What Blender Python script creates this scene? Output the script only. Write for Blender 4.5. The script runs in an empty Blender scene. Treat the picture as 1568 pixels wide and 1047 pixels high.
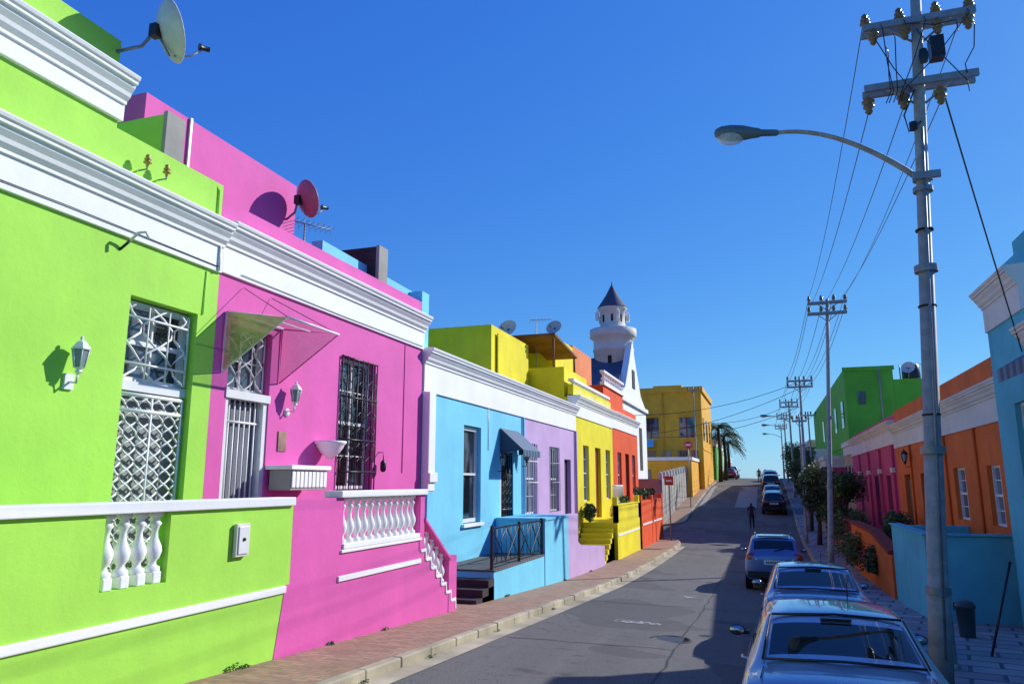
import bpy, bmesh, math, random
from mathutils import Vector, Matrix
random.seed(7)
R=math.radians
sc=bpy.context.scene
col=sc.collection

# ------------------------------------------------------------------ materials
def lin(c):
    o=[]
    for v in c:
        v=v/255.0
        o.append(v/12.92 if v<=.04045 else ((v+.055)/1.055)**2.4)
    return o
def nodes(name):
    m=bpy.data.materials.new(name); m.use_nodes=True
    nt=m.node_tree; nt.nodes.clear()
    out=nt.nodes.new('ShaderNodeOutputMaterial'); p=nt.nodes.new('ShaderNodeBsdfPrincipled')
    nt.links.new(p.outputs[0],out.inputs[0])
    tc=nt.nodes.new('ShaderNodeTexCoord')
    return m,nt,p,tc
def mixc(nt,fac,a,b,bt='MIX'):
    n=nt.nodes.new('ShaderNodeMix'); n.data_type='RGBA'; n.blend_type=bt
    for sock,v in ((n.inputs[0],fac),(n.inputs[6],a),(n.inputs[7],b)):
        if isinstance(v,bpy.types.NodeSocket): nt.links.new(v,sock)
        else: sock.default_value=v if not isinstance(v,(list,tuple)) else (*v[:3],1)
    return n.outputs[2]
def noise(nt,tc,scale,detail=4,mp=None,rough=.6):
    n=nt.nodes.new('ShaderNodeTexNoise'); n.inputs['Scale'].default_value=scale
    n.inputs['Detail'].default_value=detail; n.inputs['Roughness'].default_value=rough
    src=tc.outputs['Object']
    if mp:
        q=nt.nodes.new('ShaderNodeMapping'); q.inputs['Scale'].default_value=mp
        nt.links.new(src,q.inputs[0]); src=q.outputs[0]
    nt.links.new(src,n.inputs['Vector']); return n.outputs[0]
def ramp(nt,src,a,b,va=0,vb=1):
    n=nt.nodes.new('ShaderNodeMapRange'); n.inputs[1].default_value=a; n.inputs[2].default_value=b
    n.inputs[3].default_value=va; n.inputs[4].default_value=vb
    nt.links.new(src,n.inputs[0]); return n.outputs[0]
def mth(nt,op,a,b=None):
    n=nt.nodes.new('ShaderNodeMath'); n.operation=op
    for k,v in enumerate((a,b)):
        if v is None: continue
        if isinstance(v,bpy.types.NodeSocket): nt.links.new(v,n.inputs[k])
        else: n.inputs[k].default_value=v
    return n.outputs[0]
def bump(nt,p,h,strength,dist=.01):
    n=nt.nodes.new('ShaderNodeBump'); n.inputs['Strength'].default_value=strength
    n.inputs['Distance'].default_value=dist
    nt.links.new(h,n.inputs['Height']); nt.links.new(n.outputs[0],p.inputs['Normal'])
cache={}
def plaster(name,rgb,var=.12,rough=.75,k=.98,bs=.3,grime=1.0):
    if name in cache: return cache[name]
    m,nt,p,tc=nodes(name)
    c=[x*k for x in lin(rgb)]
    d=[x*(1-var*1.8) for x in c]
    g=[x*.55+.1*(sum(c)/3) for x in c]
    n1=ramp(nt,noise(nt,tc,.8,7),.35,.7)
    n2=ramp(nt,noise(nt,tc,1.0,6,(2.6,2.6,.22)),.5,.78)
    n3=ramp(nt,noise(nt,tc,5,8,rough=.75),.56,.74,0,.5)
    c1=mixc(nt,n1,c,d)
    c2=mixc(nt,mth(nt,'MULTIPLY',n2,min(.6,var*2.6*grime)),c1,g)
    c3=mixc(nt,mth(nt,'MULTIPLY',n3,min(.7,var*3.5)),c2,[min(1,x*.8+.03) for x in c])
    nt.links.new(c3,p.inputs['Base Color'])
    p.inputs['Roughness'].default_value=rough
    p.inputs['Specular IOR Level'].default_value=.25
    h=mth(nt,'ADD',noise(nt,tc,16,8,rough=.75),mth(nt,'MULTIPLY',noise(nt,tc,1.6,3),2.2))
    bump(nt,p,h,bs,.014)
    cache[name]=m; return m
def paint(name,rgb,rough=.4,metal=0,k=.9,coat=0,var=.08):
    if name in cache: return cache[name]
    m,nt,p,tc=nodes(name)
    c=[x*k for x in lin(rgb)]
    nt.links.new(mixc(nt,ramp(nt,noise(nt,tc,6,5),.35,.7),c,[x*(1-var) for x in c]),p.inputs['Base Color'])
    p.inputs['Roughness'].default_value=rough; p.inputs['Metallic'].default_value=metal
    p.inputs['Coat Weight'].default_value=coat; p.inputs['Coat Roughness'].default_value=.04
    cache[name]=m; return m
def leafmat(name,a,b):
    m,nt,p,tc=nodes(name)
    nt.links.new(mixc(nt,ramp(nt,noise(nt,tc,2.5,3),.35,.65),a,b),p.inputs['Base Color'])
    p.inputs['Roughness'].default_value=.6
    return m
GREEN=plaster('lime_plaster',(174,234,88),.085)
PINK=plaster('pink_plaster',(230,100,178),.085)
BLUE=plaster('sky_blue_plaster',(128,216,244),.09)
LILAC=plaster('lilac_plaster',(206,174,216),.1)
YEL=plaster('yellow_plaster',(244,228,36),.11)
REDO=plaster('red_orange_plaster',(238,88,32),.11)
ORA=plaster('orange_plaster',(236,140,84),.1)
OCH=plaster('ochre_plaster',(250,186,60),.13)
WHITE=plaster('white_plaster',(244,244,242),.05,k=1,grime=1.0,bs=.2)
CREAM=plaster('cream_plaster',(232,224,210),.12)
TURQ=plaster('turquoise_plaster',(95,192,206),.16)
MAG=plaster('magenta_plaster',(212,74,116),.16)
ORR=plaster('burnt_orange_plaster',(236,112,44),.16)
DGR=plaster('green_plaster',(96,184,60),.12)
GREY=plaster('grey_concrete',(172,168,160),.2)
DSTONE=plaster('dark_stone',(76,66,68),.3)
TAN=plaster('tan_plaster',(205,165,130),.15)
DKRED=plaster('dark_red_plaster',(150,50,38),.15)
WPAINT=paint('white_gloss_paint',(240,240,238),.35)
BLACK=paint('black_iron',(26,26,30),.4,k=1)
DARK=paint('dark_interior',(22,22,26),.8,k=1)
STEEL=paint('galvanised_steel',(150,155,160),.5,.35,var=.3)
POLE=paint('pole_grey_paint',(168,168,162),.6,.0,var=.35)
BROWN=paint('glazed_brown_ceramic',(124,96,56),.25)
WOOD=plaster('weathered_wood',(150,100,60),.35)
RUBBER=paint('tyre_rubber',(25,25,25),.8)
REDL=paint('tail_light_red',(170,15,20),.15,coat=1)
REDP=paint('red_enamel',(205,25,30),.4)
CHROME=paint('chrome',(190,190,195),.15,1)
ROOFD=plaster('blue_grey_slate',(86,96,118),.2)
BRS=plaster('roof_concrete',(150,145,138),.2)
KERBC=plaster('kerb_concrete',(198,186,158),.34)

def glassm(name,rgb=(20,26,34),r=.04,curt=None):
    m,nt,p,tc=nodes(name)
    c=lin(rgb)
    n=ramp(nt,noise(nt,tc,1.3,2,(1,1,.35)),.45,.55)
    nt.links.new(mixc(nt,n,c,lin(curt) if curt else [x*1.8 for x in c]),p.inputs['Base Color'])
    p.inputs['Roughness'].default_value=r; p.inputs['Specular IOR Level'].default_value=.8
    return m
GLASS=glassm('window_glass',(26,32,40),.05,(96,106,116))
CARGL=glassm('car_glass',(10,13,16),.02)
def translucent(name,rgb,al):
    m,nt,p,tc=nodes(name)
    c=lin(rgb)
    nt.links.new(mixc(nt,ramp(nt,noise(nt,tc,3,6),.4,.65),c,[x*.6 for x in c]),p.inputs['Base Color'])
    p.inputs['Alpha'].default_value=al; p.inputs['Roughness'].default_value=.35
    return m
CANOPY=translucent('canopy_plastic',(196,186,110),.85)
CANOPY2=translucent('canopy_side_plastic',(225,160,160),.45)

def asphalt():
    m,nt,p,tc=nodes('asphalt')
    a=ramp(nt,noise(nt,tc,55,3),.3,.7)
    c=mixc(nt,a,(.07,.069,.068),(.235,.225,.21))
    b_=ramp(nt,noise(nt,tc,.5,7,(1,.35,1)),.35,.7)
    c=mixc(nt,mth(nt,'MULTIPLY',b_,.6),c,(.12,.115,.11))
    st=ramp(nt,noise(nt,tc,1.1,5,(2.2,.12,1)),.5,.7,0,.5)
    c=mixc(nt,st,c,(.18,.17,.16))
    v=nt.nodes.new('ShaderNodeTexVoronoi'); v.feature='DISTANCE_TO_EDGE'; v.inputs['Scale'].default_value=.3
    q=nt.nodes.new('ShaderNodeVectorMath'); q.operation='ADD'
    n=nt.nodes.new('ShaderNodeTexNoise'); n.inputs['Scale'].default_value=1.5; n.inputs['Detail'].default_value=6
    nt.links.new(tc.outputs['Object'],n.inputs['Vector'])
    nt.links.new(tc.outputs['Object'],q.inputs[0]); nt.links.new(n.outputs[1],q.inputs[1])
    nt.links.new(q.outputs[0],v.inputs['Vector'])
    cr=mth(nt,'MULTIPLY',ramp(nt,v.outputs['Distance'],.0,.006,.5,0),ramp(nt,noise(nt,tc,.4,2),.45,.58))
    c=mixc(nt,cr,c,(.03,.03,.03))
    pt=ramp(nt,noise(nt,tc,.22,2),.53,.54,0,.4)
    c=mixc(nt,pt,c,(.07,.068,.066))
    oil=ramp(nt,noise(nt,tc,2.2,4),.6,.74,0,.5)
    c=mixc(nt,oil,c,(.045,.045,.045))
    nt.links.new(c,p.inputs['Base Color']); p.inputs['Roughness'].default_value=.9
    p.inputs['Specular IOR Level'].default_value=.2
    bump(nt,p,noise(nt,tc,80,4),.7,.014); return m
def bricks(name,c1,c2,mo,sc_,w=.5,h=.25,rot=0,ms=.015,dirt=.5):
    m,nt,p,tc=nodes(name)
    q=nt.nodes.new('ShaderNodeMapping'); q.inputs['Rotation'].default_value=(0,0,rot)
    nt.links.new(tc.outputs['Object'],q.inputs[0])
    b=nt.nodes.new('ShaderNodeTexBrick'); b.inputs['Scale'].default_value=sc_
    b.inputs['Color1'].default_value=(*c1,1); b.inputs['Color2'].default_value=(*c2,1); b.inputs['Mortar'].default_value=(*mo,1)
    b.inputs['Mortar Size'].default_value=ms; b.inputs['Brick Width'].default_value=w; b.inputs['Row Height'].default_value=h
    nt.links.new(q.outputs[0],b.inputs['Vector'])
    c=mixc(nt,ramp(nt,noise(nt,tc,1.2,7),.35,.7,0,dirt),b.outputs['Color'],[x*.6 for x in c1])
    c=mixc(nt,ramp(nt,noise(nt,tc,14,3),.5,.75,0,.35),c,[min(1,x*1.4) for x in c1])
    nt.links.new(c,p.inputs['Base Color']); p.inputs['Roughness'].default_value=.9
    bump(nt,p,b.outputs['Fac'],-.4,.01); return m
ASPH=asphalt()
PAVE=bricks('brick_paving',(.44,.26,.16),(.27,.155,.10),(.18,.15,.12),2.3,.5,.25,0,.02,.55)
COBB=bricks('stone_setts',(.36,.34,.31),(.26,.25,.24),(.12,.12,.12),4)
SLAB=bricks('flagstones',(.22,.24,.26),(.42,.42,.42),(.07,.08,.1),1.0,.8,.55,.2,.03)
TILE=bricks('terrace_tiles',(.10,.09,.09),(.07,.06,.06),(.2,.2,.2),2.5)
BARE=plaster('bare_ground',(150,135,110),.3)
TAR=paint('tar_sealant',(38,38,40),.7)

# ------------------------------------------------------------------ mesh builder
def empty(name):
    e=bpy.data.objects.new(name,None); col.objects.link(e); e.empty_display_size=.2; return e
class B:
    def __init__(s,name,parent=None,bevel=0):
        s.n=name; s.p=parent; s.v=[]; s.f=[]; s.m=[]; s.sm=[]; s.mats=[]; s.bev=bevel; s.M=None
    def mi(s,m):
        if m not in s.mats: s.mats.append(m)
        return s.mats.index(m)
    def add(s,pts,faces,m,sm=False):
        o=len(s.v)
        for q in pts:
            q=Vector(q)
            if s.M: q=s.M@q
            s.v.append(q)
        k=s.mi(m)
        for f in faces: s.f.append([i+o for i in f]); s.m.append(k); s.sm.append(sm)
    def quad(s,pts,m): s.add(pts,[list(range(len(pts)))],m)
    def box(s,x0,x1,y0,y1,z0,z1,m):
        x0,x1=sorted((x0,x1)); y0,y1=sorted((y0,y1)); z0,z1=sorted((z0,z1))
        P=[(x,y,z) for x in (x0,x1) for y in (y0,y1) for z in (z0,z1)]
        s.add(P,[(0,1,3,2),(4,6,7,5),(0,4,5,1),(2,3,7,6),(0,2,6,4),(1,5,7,3)],m)
    def path(s,pts,r,m,n=8,cap=True):
        pts=[Vector(p) for p in pts]; k=len(pts)
        rr=r if isinstance(r,(list,tuple)) else [r]*k
        V=[];F=[]
        for i,p in enumerate(pts):
            d=(pts[min(i+1,k-1)]-pts[max(i-1,0)]).normalized()
            a=d.cross(Vector((0,0,1))) if abs(d.z)<.9 else d.cross(Vector((0,1,0)))
            a.normalize(); b=d.cross(a)
            for j in range(n):
                t=2*math.pi*j/n; V.append(p+(a*math.cos(t)+b*math.sin(t))*rr[i])
        for i in range(k-1):
            for j in range(n):
                F.append((i*n+j,i*n+(j+1)%n,(i+1)*n+(j+1)%n,(i+1)*n+j))
        if cap: F.append(tuple(range(n))); F.append(tuple(range((k-1)*n,k*n)))
        s.add(V,F,m,True)
    def lathe(s,prof,org,m,n=14,axis=None,sm=True):
        org=Vector(org); V=[];F=[]
        q=Vector((0,0,1)).rotation_difference(Vector(axis).normalized()) if axis else None
        for r,z in prof:
            for j in range(n):
                t=2*math.pi*(j+.5)/n; w=Vector((r*math.cos(t),r*math.sin(t),z))
                if q: w=q@w
                V.append(org+w)
        k=len(prof)
        for i in range(k-1):
            for j in range(n): F.append((i*n+j,i*n+(j+1)%n,(i+1)*n+(j+1)%n,(i+1)*n+j))
        s.add(V,F,m,sm)
        s.add(V[:n],[tuple(range(n))],m); s.add(V[-n:],[tuple(range(n))],m)
    def ball(s,c,r,m,n=12):
        if not isinstance(r,(tuple,list)): r=(r,r,r)
        V=[];F=[];h=n//2
        for i in range(h+1):
            a=math.pi*i/h
            for j in range(n):
                t=2*math.pi*j/n
                V.append((c[0]+r[0]*math.sin(a)*math.cos(t),c[1]+r[1]*math.sin(a)*math.sin(t),c[2]+r[2]*math.cos(a)))
        for i in range(h):
            for j in range(n): F.append((i*n+j,i*n+(j+1)%n,(i+1)*n+(j+1)%n,(i+1)*n+j))
        s.add(V,F,m,True)
    def extr(s,prof,X,sg,y0,y1,m):
        n=len(prof)
        V=[(X+sg*o,y0,z) for o,z in prof]+[(X+sg*o,y1,z) for o,z in prof]
        F=[(i,(i+1)%n,n+(i+1)%n,n+i) for i in range(n)]+[tuple(range(n)),tuple(range(n,2*n))]
        s.add(V,F,m)
    def prismX(s,yz,x0,x1,m):
        n=len(yz)
        V=[(x0,y,z) for y,z in yz]+[(x1,y,z) for y,z in yz]
        F=[(i,(i+1)%n,n+(i+1)%n,n+i) for i in range(n)]+[tuple(range(n)),tuple(range(n,2*n))]
        s.add(V,F,m)
    def done(s,recalc=True):
        me=bpy.data.meshes.new(s.n); me.from_pydata(s.v,[],s.f)
        for m in s.mats: me.materials.append(m)
        me.polygons.foreach_set('material_index',s.m); me.polygons.foreach_set('use_smooth',s.sm)
        if recalc:
            bm=bmesh.new(); bm.from_mesh(me); bmesh.ops.recalc_face_normals(bm,faces=bm.faces); bm.to_mesh(me); bm.free()
        me.update()
        o=bpy.data.objects.new(s.n,me); col.objects.link(o)
        if s.p: o.parent=s.p
        if s.bev:
            q=o.modifiers.new('bevel','BEVEL'); q.width=s.bev; q.segments=2; q.limit_method='ANGLE'; q.angle_limit=R(50)
        return o

def holes(b,X0,X1,y0,y1,z0,z1,ops,m,both=True):
    ys=sorted({y0,y1,*[o[0] for o in ops],*[o[1] for o in ops]}); zs=sorted({z0,z1,*[o[2] for o in ops],*[o[3] for o in ops]})
    ys=[y for y in ys if y0<=y<=y1]; zs=[z for z in zs if z0<=z<=z1]
    for a,c in zip(ys,ys[1:]):
        for d,e in zip(zs,zs[1:]):
            cy,cz=(a+c)/2,(d+e)/2
            if any(o[0]<cy<o[1] and o[2]<cz<o[3] for o in ops): continue
            b.quad([(X0,a,d),(X0,c,d),(X0,c,e),(X0,a,e)],m)
            if both: b.quad([(X1,a,d),(X1,c,d),(X1,c,e),(X1,a,e)],m)
    for o in list(ops)+[(y0,y1,z0,z1)]:
        p,q,r,t=o[:4]
        b.quad([(X0,p,r),(X1,p,r),(X1,p,t),(X0,p,t)],m); b.quad([(X0,q,r),(X1,q,r),(X1,q,t),(X0,q,t)],m)
        b.quad([(X0,p,r),(X1,p,r),(X1,q,r),(X0,q,r)],m); b.quad([(X0,p,t),(X1,p,t),(X1,q,t),(X0,q,t)],m)

def cornice_prof(zf,zt):
    return [(-.3,zf),(.045,zf),(.045,zt-.36),(.075,zt-.36),(.075,zt-.32),(.125,zt-.27),(.14,zt-.22),(.19,zt-.16),(.20,zt-.12),(.235,zt-.115),(.235,zt-.075),(.26,zt-.06),(.275,zt-.02),(.255,zt),(-.3,zt+.05)]
def house(name,s,Xf,y0,y1,zb,zf,zt,wall,trim,ops=(),depth=9,par=None):
    E=empty(name)
    b=B('walls',E); holes(b,Xf,Xf-s*.24,y0,y1,zb,zf+.02,ops,wall,False)
    b.box(Xf-s*.241,Xf-s*depth,y0+.002,y1-.002,zb,zt-.06,wall)
    if par: b.box(Xf-s*.05,Xf-s*.28,y0,y1,zt,par,wall); b.box(Xf-s*.29,Xf-s*depth,y0+.05,y1-.05,zt-.05,zt-.02,BRS)
    b.done()
    c=B('cornice',E,.005); c.extr(cornice_prof(zf,zt),Xf,s,y0,y1,trim); c.done()
    return E
def window(b,X,s,y0,y1,z0,z1,fr,cols=2,rows=4,d=.14,w=.06,gl=None,sash=True):
    Xi=X-s*d
    b.box(Xi-s*.03,Xi-s*.04,y0,y1,z0,z1,gl or GLASS)
    for a,c in ((y0,y0+w),(y1-w,y1)): b.box(Xi-s*.029,Xi+s*.035,a,c,z0,z1,fr)
    for a,c in ((z0,z0+w),(z1-w,z1)): b.box(Xi-s*.028,Xi+s*.034,y0+w,y1-w,a,c,fr)
    if sash: zm=(z0+z1)/2; b.box(Xi-s*.027,Xi+s*.03,y0+w,y1-w,zm-.03,zm+.03,fr)
    for i in range(1,cols):
        y=y0+(y1-y0)*i/cols; b.box(Xi-s*.026,Xi+s*.01,y-.014,y+.014,z0+w,z1-w,fr)
    for i in range(1,rows):
        z=z0+(z1-z0)*i/rows; b.box(Xi-s*.025,Xi+s*.008,y0+w,y1-w,z-.012,z+.012,fr)
def ogee(b,X,y0,y1,z0,z1,n,per,m,r=.011,amp=None):
    st=(y1-y0)/n; amp=amp or st*.5
    for i in range(n+1):
        for ph in (0,math.pi):
            pts=[]
            k=int((z1-z0)/per*8)
            for j in range(k+1):
                z=z0+(z1-z0)*j/k
                y=y0+st*i+amp*math.sin(2*math.pi*(z-z0)/per+ph)
                pts.append((X,min(max(y,y0),y1),z))
            b.path(pts,r,m,5,False)
def bars(b,X,y0,y1,z0,z1,n,m,r=.011,hz=()):
    for i in range(n+1):
        y=y0+(y1-y0)*i/n; b.path([(X,y,z0),(X,y,z1)],r,m,5)
    for z in hz: b.path([(X+.004,y0,z),(X+.004,y1,z)],r*1.4,m,5)
def vent(b,X,s,y,z,m,w=.22,h=.15):
    b.box(X,X+s*.015,y,y+w,z,z+h,m)
    for i in range(4): b.box(X+s*.015,X+s*.02,y+.02,y+w-.02,z+.02+i*(h-.03)/4,z+.035+i*(h-.03)/4,DARK)
BAL=[(.5,0),(.5,.07),(.28,.1),(.24,.16),(.42,.22),(.55,.33),(.5,.42),(.26,.55),(.2,.66),(.3,.76),(.42,.8),(.28,.84),(.26,.9),(.5,.93),(.5,1)]
def baluster(b,x,y,z0,z1,m,w=.11):
    h=z1-z0
    b.lathe([(r*w*1.05,z*h) for r,z in BAL],(x,y,z0),m,12)

# ------------------------------------------------------------------ terrain profile
KN=[(-60,1.2),(0,-1.73),(8,-2.16),(16,-2.58),(23.5,-2.96),(30,-3.12),(40,-3.2),(48,-3.15),(54,-2.75),(62,-1.95),(80,-.45),(97,.4),(113,.8),(135,.5),(180,-3),(260,-8)]
def gp(y):
    def L(y):
        for (a,u),(c,v) in zip(KN,KN[1:]):
            if y<=c: return u+(v-u)*(y-a)/(c-a)
        return KN[-1][1]
    return sum(L(y+d) for d in (-2,-1,0,1,2))/5
def zr(x,y): return gp(y)-.12-(.03*(min(x,1.7)+4.6) if x>-4.6 else 0)
def kx(y):
    if y<41: return -4.6
    if y<46.5: return -4.6-3.2*(1-math.sqrt(max(0,1-((y-41)/5.5)**2)))
    if y<52.5: return -60
    if y<55.5: return -5.7-2.2*(1-math.sqrt(max(0,1-((55.5-y)/3)**2)))
    return -5.7
def sheet(name,xs,ys,zf,m):
    b=B(name); V=[(x,y,zf(x,y)) for y in ys for x in xs]; n=len(xs)
    F=[(j*n+i,j*n+i+1,(j+1)*n+i+1,(j+1)*n+i) for j in range(len(ys)-1) for i in range(n-1)]
    b.add(V,F,m,True); return b.done()
ysr=[-60+i*4 for i in range(15)]+[i*1.0 for i in range(0,120)]+[120+i*7 for i in range(20)]
sheet('road',[-9,-4.6,-2,0,1.85],ysr,zr,ASPH)
sheet('side_road',[-60,-30,-8.9],[44+i for i in range(12)],lambda x,y:gp(y)-.124,ASPH)
gx=[-3000,-400,-120,-60,-20,-8,-2,2,6,20,60,120,400,3000]
gy=[-3000,-200,-60]+[i*4 for i in range(-14,66)]+[300,500,1000,3000]
sheet('ground',gx,gy,lambda x,y:(gp(max(-60,min(y,260)))-.45),BARE)
def pave(name,ya,yb,X1,m,off=0,fx=None):
    n=int((yb-ya)/.5)+1; b=B(name)
    for i in range(n):
        a=ya+(yb-ya)*i/n; c=ya+(yb-ya)*(i+1)/n
        fa=(fx or kx)(a)-.15; fc=(fx or kx)(c)-.15
        b.quad([(X1,a,gp(a)+off),(fa,a,gp(a)+off),(fc,c,gp(c)+off),(X1,c,gp(c)+off)],m)
    return b.done()
pave('pavement',-20,46.4,-13,PAVE)
pave('pavement',52.6,125,-9,PAVE)
def kerb(name,ya,yb,fx,side,off=0,w=.15):
    b=B(name); n=int((yb-ya)/.9)
    for i in range(n):
        g=random.uniform(-.009,.009)
        a=ya+(yb-ya)*i/n+.01; c=ya+(yb-ya)*(i+1)/n-.01
        xa,xc=fx(a)+g,fx(c)+g; za,zc=gp(a)+off+.01+g,gp(c)+off+.01+g
        P=[(xa,a,za-.3),(xa-side*w,a,za-.3),(xa-side*w,a,za),(xa,a,za),(xc,c,zc-.3),(xc-side*w,c,zc-.3),(xc-side*w,c,zc),(xc,c,zc)]
        b.add(P,[(0,1,2,3),(4,5,6,7),(0,1,5,4),(1,2,6,5),(2,3,7,6),(3,0,4,7)],KERBC)
    b.bev=.02; return b.done()
kerb('kerb',-20,46.4,kx,1); kerb('kerb',52.7,125,kx,1)
kerb('kerb',-20,125,lambda y:1.7,-1,-.19)
b=B('pavement')
for i in range(290):
    a=-20+i*.5; c=a+.5
    b.quad([(1.85,a,gp(a)-.19),(7,a,gp(a)-.19),(7,c,gp(c)-.19),(1.85,c,gp(c)-.19)],SLAB)
b.done()
b=B('gutter')
for i in range(61):
    a=-20+i; c=a+1
    b.quad([(-4.6,a,zr(-4.6,a)+.006),(-4.3,a,zr(-4.3,a)+.006),(-4.3,c,zr(-4.3,c)+.006),(-4.6,c,zr(-4.6,c)+.006)],KERBC)
b.done()
b=B('manhole_cover'); mx,my=-1.75,13.6
b.lathe([(.36,0),(.36,.012),(.3,.012),(.3,.006),(.0,.006)],(mx,my,zr(mx,my)-.002),plaster('cast_iron',(60,58,56),.3),28)
for i in range(-3,4): b.box(mx-.22,mx+.22,my+i*.07-.012,my+i*.07+.012,zr(mx,my),zr(mx,my)+.014,STEEL)
b.done()
b=B('tar_seams')
def seam(pts,w=.035):
    for (x0,y0),(x1,y1) in zip(pts,pts[1:]):
        d=Vector((x1-x0,y1-y0)); n=Vector((-d.y,d.x)).normalized()*w*random.uniform(.6,1.3)/2
        q=[(x0-n.x,y0-n.y),(x1-n.x,y1-n.y),(x1+n.x,y1+n.y),(x0+n.x,y0+n.y)]
        b.quad([(a,c,zr(a,c)+.007) for a,c in q],TAR)
def wob(x0,y0,x1,y1,n,a=.06): return [(x0+(x1-x0)*i/n+random.uniform(-a,a),y0+(y1-y0)*i/n+random.uniform(-a,a)) for i in range(n+1)]
seam(wob(-4.25,18.6,1.6,19.0,16)); seam(wob(-4.25,26,1.6,26.1,14)); seam(wob(-1.5,9,-1.75,30,40,.03),.025); seam(wob(-4.25,12.2,-1.6,12.6,10,.05),.025); seam(wob(-4,33,1.6,33.5,12))
b.done()
def wornpaint():
    m,nt,p,tc=nodes('worn_road_paint')
    p.inputs['Base Color'].default_value=(.5,.5,.5,1); p.inputs['Roughness'].default_value=.8
    nt.links.new(ramp(nt,noise(nt,tc,8,6),.45,.6,0,.8),p.inputs['Alpha']); return m
WORN=wornpaint()
b=B('road_marking')
for (x,y,w,l) in ((-2.6,15.2,.9,.35),(-2.2,21,.4,.5),(-.7,35,1.2,.35),(-1,45.5,1.1,.3),(-2.5,45.5,1,.3),(-4,45.5,.9,.3)):
    b.quad([(x-w/2,y,zr(x-w/2,y)+.011),(x+w/2,y,zr(x+w/2,y)+.011),(x+w/2,y+l,zr(x+w/2,y+l)+.011),(x-w/2,y+l,zr(x-w/2,y+l)+.011)],WORN)
b.done()
b=B('stone_apron')
for i in range(10):
    a=64+i*2; b.quad([(-5.5,a,zr(-5.5,a)+.01),(-1,a,zr(-1,a)+.01),(-1,a+2,zr(-1,a+2)+.01),(-5.5,a+2,zr(-5.5,a+2)+.01)],COBB)
b.done()

# ------------------------------------------------------------------ GREEN HOUSE
XF=-7.5; XS=-6.0
gd=(7.04,8.22,-1.2,2.34)
E=house('green_house',1,XF,-5,8.59,-3.2,3.04,3.78,GREEN,WHITE,[gd,(1.5,2.7,-.2,2.3)],10,4.42)
b=B('upper_storey',E)
b.box(-7.56,-16,-5,6.62,3.9,5.0,GREEN); b.box(-7.68,-7.95,-5,6.66,5.1,5.68,GREEN)
b.done()
b=B('upper_cornice',E,.005); b.extr(cornice_prof(4.52,5.1),-7.55,1,-5,6.66,WHITE); b.done()
b=B('party_wall',E); b.prismX([(7.50,4.2),(7.8,4.2),(7.8,5.08),(7.50,5.08)],-9.8,-7.70,GREEN)
b.box(-7.698,-7.63,7.48,7.82,4.44,5.11,GREY); b.done()
b=B('wall_cables',E)
b.path([(XF+.1,6.85,2.98),(XF+.2,6.87,3.08),(XF+.27,6.92,3.1),(XF+.29,6.95,3.03)],.018,WPAINT,6); b.path([(XF,6.8,2.86),(XF+.1,6.85,2.98)],.018,BLACK,6)
b.path([(XF+.06,-2,3.13),(XF+.055,3,3.10),(XF+.06,6,3.13),(XF+.055,8.5,3.11)],.007,BLACK,5)
b.path([(XF+.012,8.3,2.35),(XF+.012,8.32,3.0)],.009,GREEN,5)
b.path([(XF+.06,8.5,3.05),(XF+.06,8.5,3.42)],.02,WPAINT,6)
b.path([(XF-.04,8.5,3.85),(XF-.04,8.5,4.3),(XF-.1,8.4,4.44)],.02,GREEN,6)
b.done()
b=B('window',E); window(b,XF,1,7.06,8.2,1.25,2.32,WPAINT,2,2,d=.2,w=.08)
b.box(-7.70,-7.6,7.05,8.21,1.15,1.27,WPAINT)
ogee(b,-7.6,7.1,8.16,1.3,2.28,2,.9,WPAINT,.016)
bars(b,-7.59,7.1,8.16,1.3,2.28,3,WPAINT,.012,(1.5,2.1)); b.done()
b=B('window',E); window(b,XF,1,1.55,2.65,-.15,2.25,WPAINT,2,4); b.done()
b=B('security_gate',E)
b.box(-7.72,-7.71,7.05,8.21,-1.15,1.14,paint('gate_backing',(150,152,150),.6))
ogee(b,-7.6,7.1,8.16,-1.1,1.1,5,.36,WPAINT,.015); bars(b,-7.6,7.1,8.16,-1.1,1.12,2,WPAINT,.02,(1.1,.9,-.3)); b.done()
b=B('stoep_wall',E)
holes(b,XS,XS-.2,0,8.59,-3.2,-.3,[(5.6,6.43,-1.02,-.3)],GREEN)
b.box(XS-.2,XF+.02,0,8.58,-3.2,-1.15,GREEN); b.box(XS-.2,XF,-.1,.05,-1.2,-.3,GREEN); b.done()
b=B('stoep_trim',E,.012)
b.box(XS+.05,XS-.25,-.1,8.58,-.3,-.19,WHITE)
b.box(XS+.028,XS-.05,-.1,8.5,-1.40,-1.31,WHITE)
for i in range(4): 
    y=5.71+i*.205
    b.box(XS-.02,XS-.18,y-.055,y+.055,-1.018,-.9,WHITE)
b.done()
b=B('balustrade',E)
for i in range(4): baluster(b,XS-.1,5.71+i*.205,-.9,-.3,WHITE,.145)
b.done()
b=B('meter_box',E,.01); b.box(XS+.01,XS+.06,7.42,7.66,-.86,-.48,CREAM); b.box(XS+.06,XS+.075,7.45,7.63,-.83,-.51,WPAINT); b.box(XS+.075,XS+.09,7.52,7.56,-.68,-.64,BLACK); b.done()
def insulator(b,p,up=1,sc_=1,m=None):
    m=m or BROWN
    b.lathe([(r*sc_,z*sc_*up) for r,z in ((.02,0),(.025,.05),(.07,.07),(.07,.09),(.035,.11),(.06,.13),(.06,.15),(.03,.17),(.045,.2),(.02,.23),(.0,.24))],p,m,12)
b=B('wall_insulators',E)
for y in (7.0,7.33):
    b.path([(-7.54,y,4.0),(-7.4,y,4.0),(-7.4,y,4.05)],.012,STEEL,5); insulator(b,(-7.4,y,4.03),1,.75,paint('ochre_ceramic',(176,150,60),.3))
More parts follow.
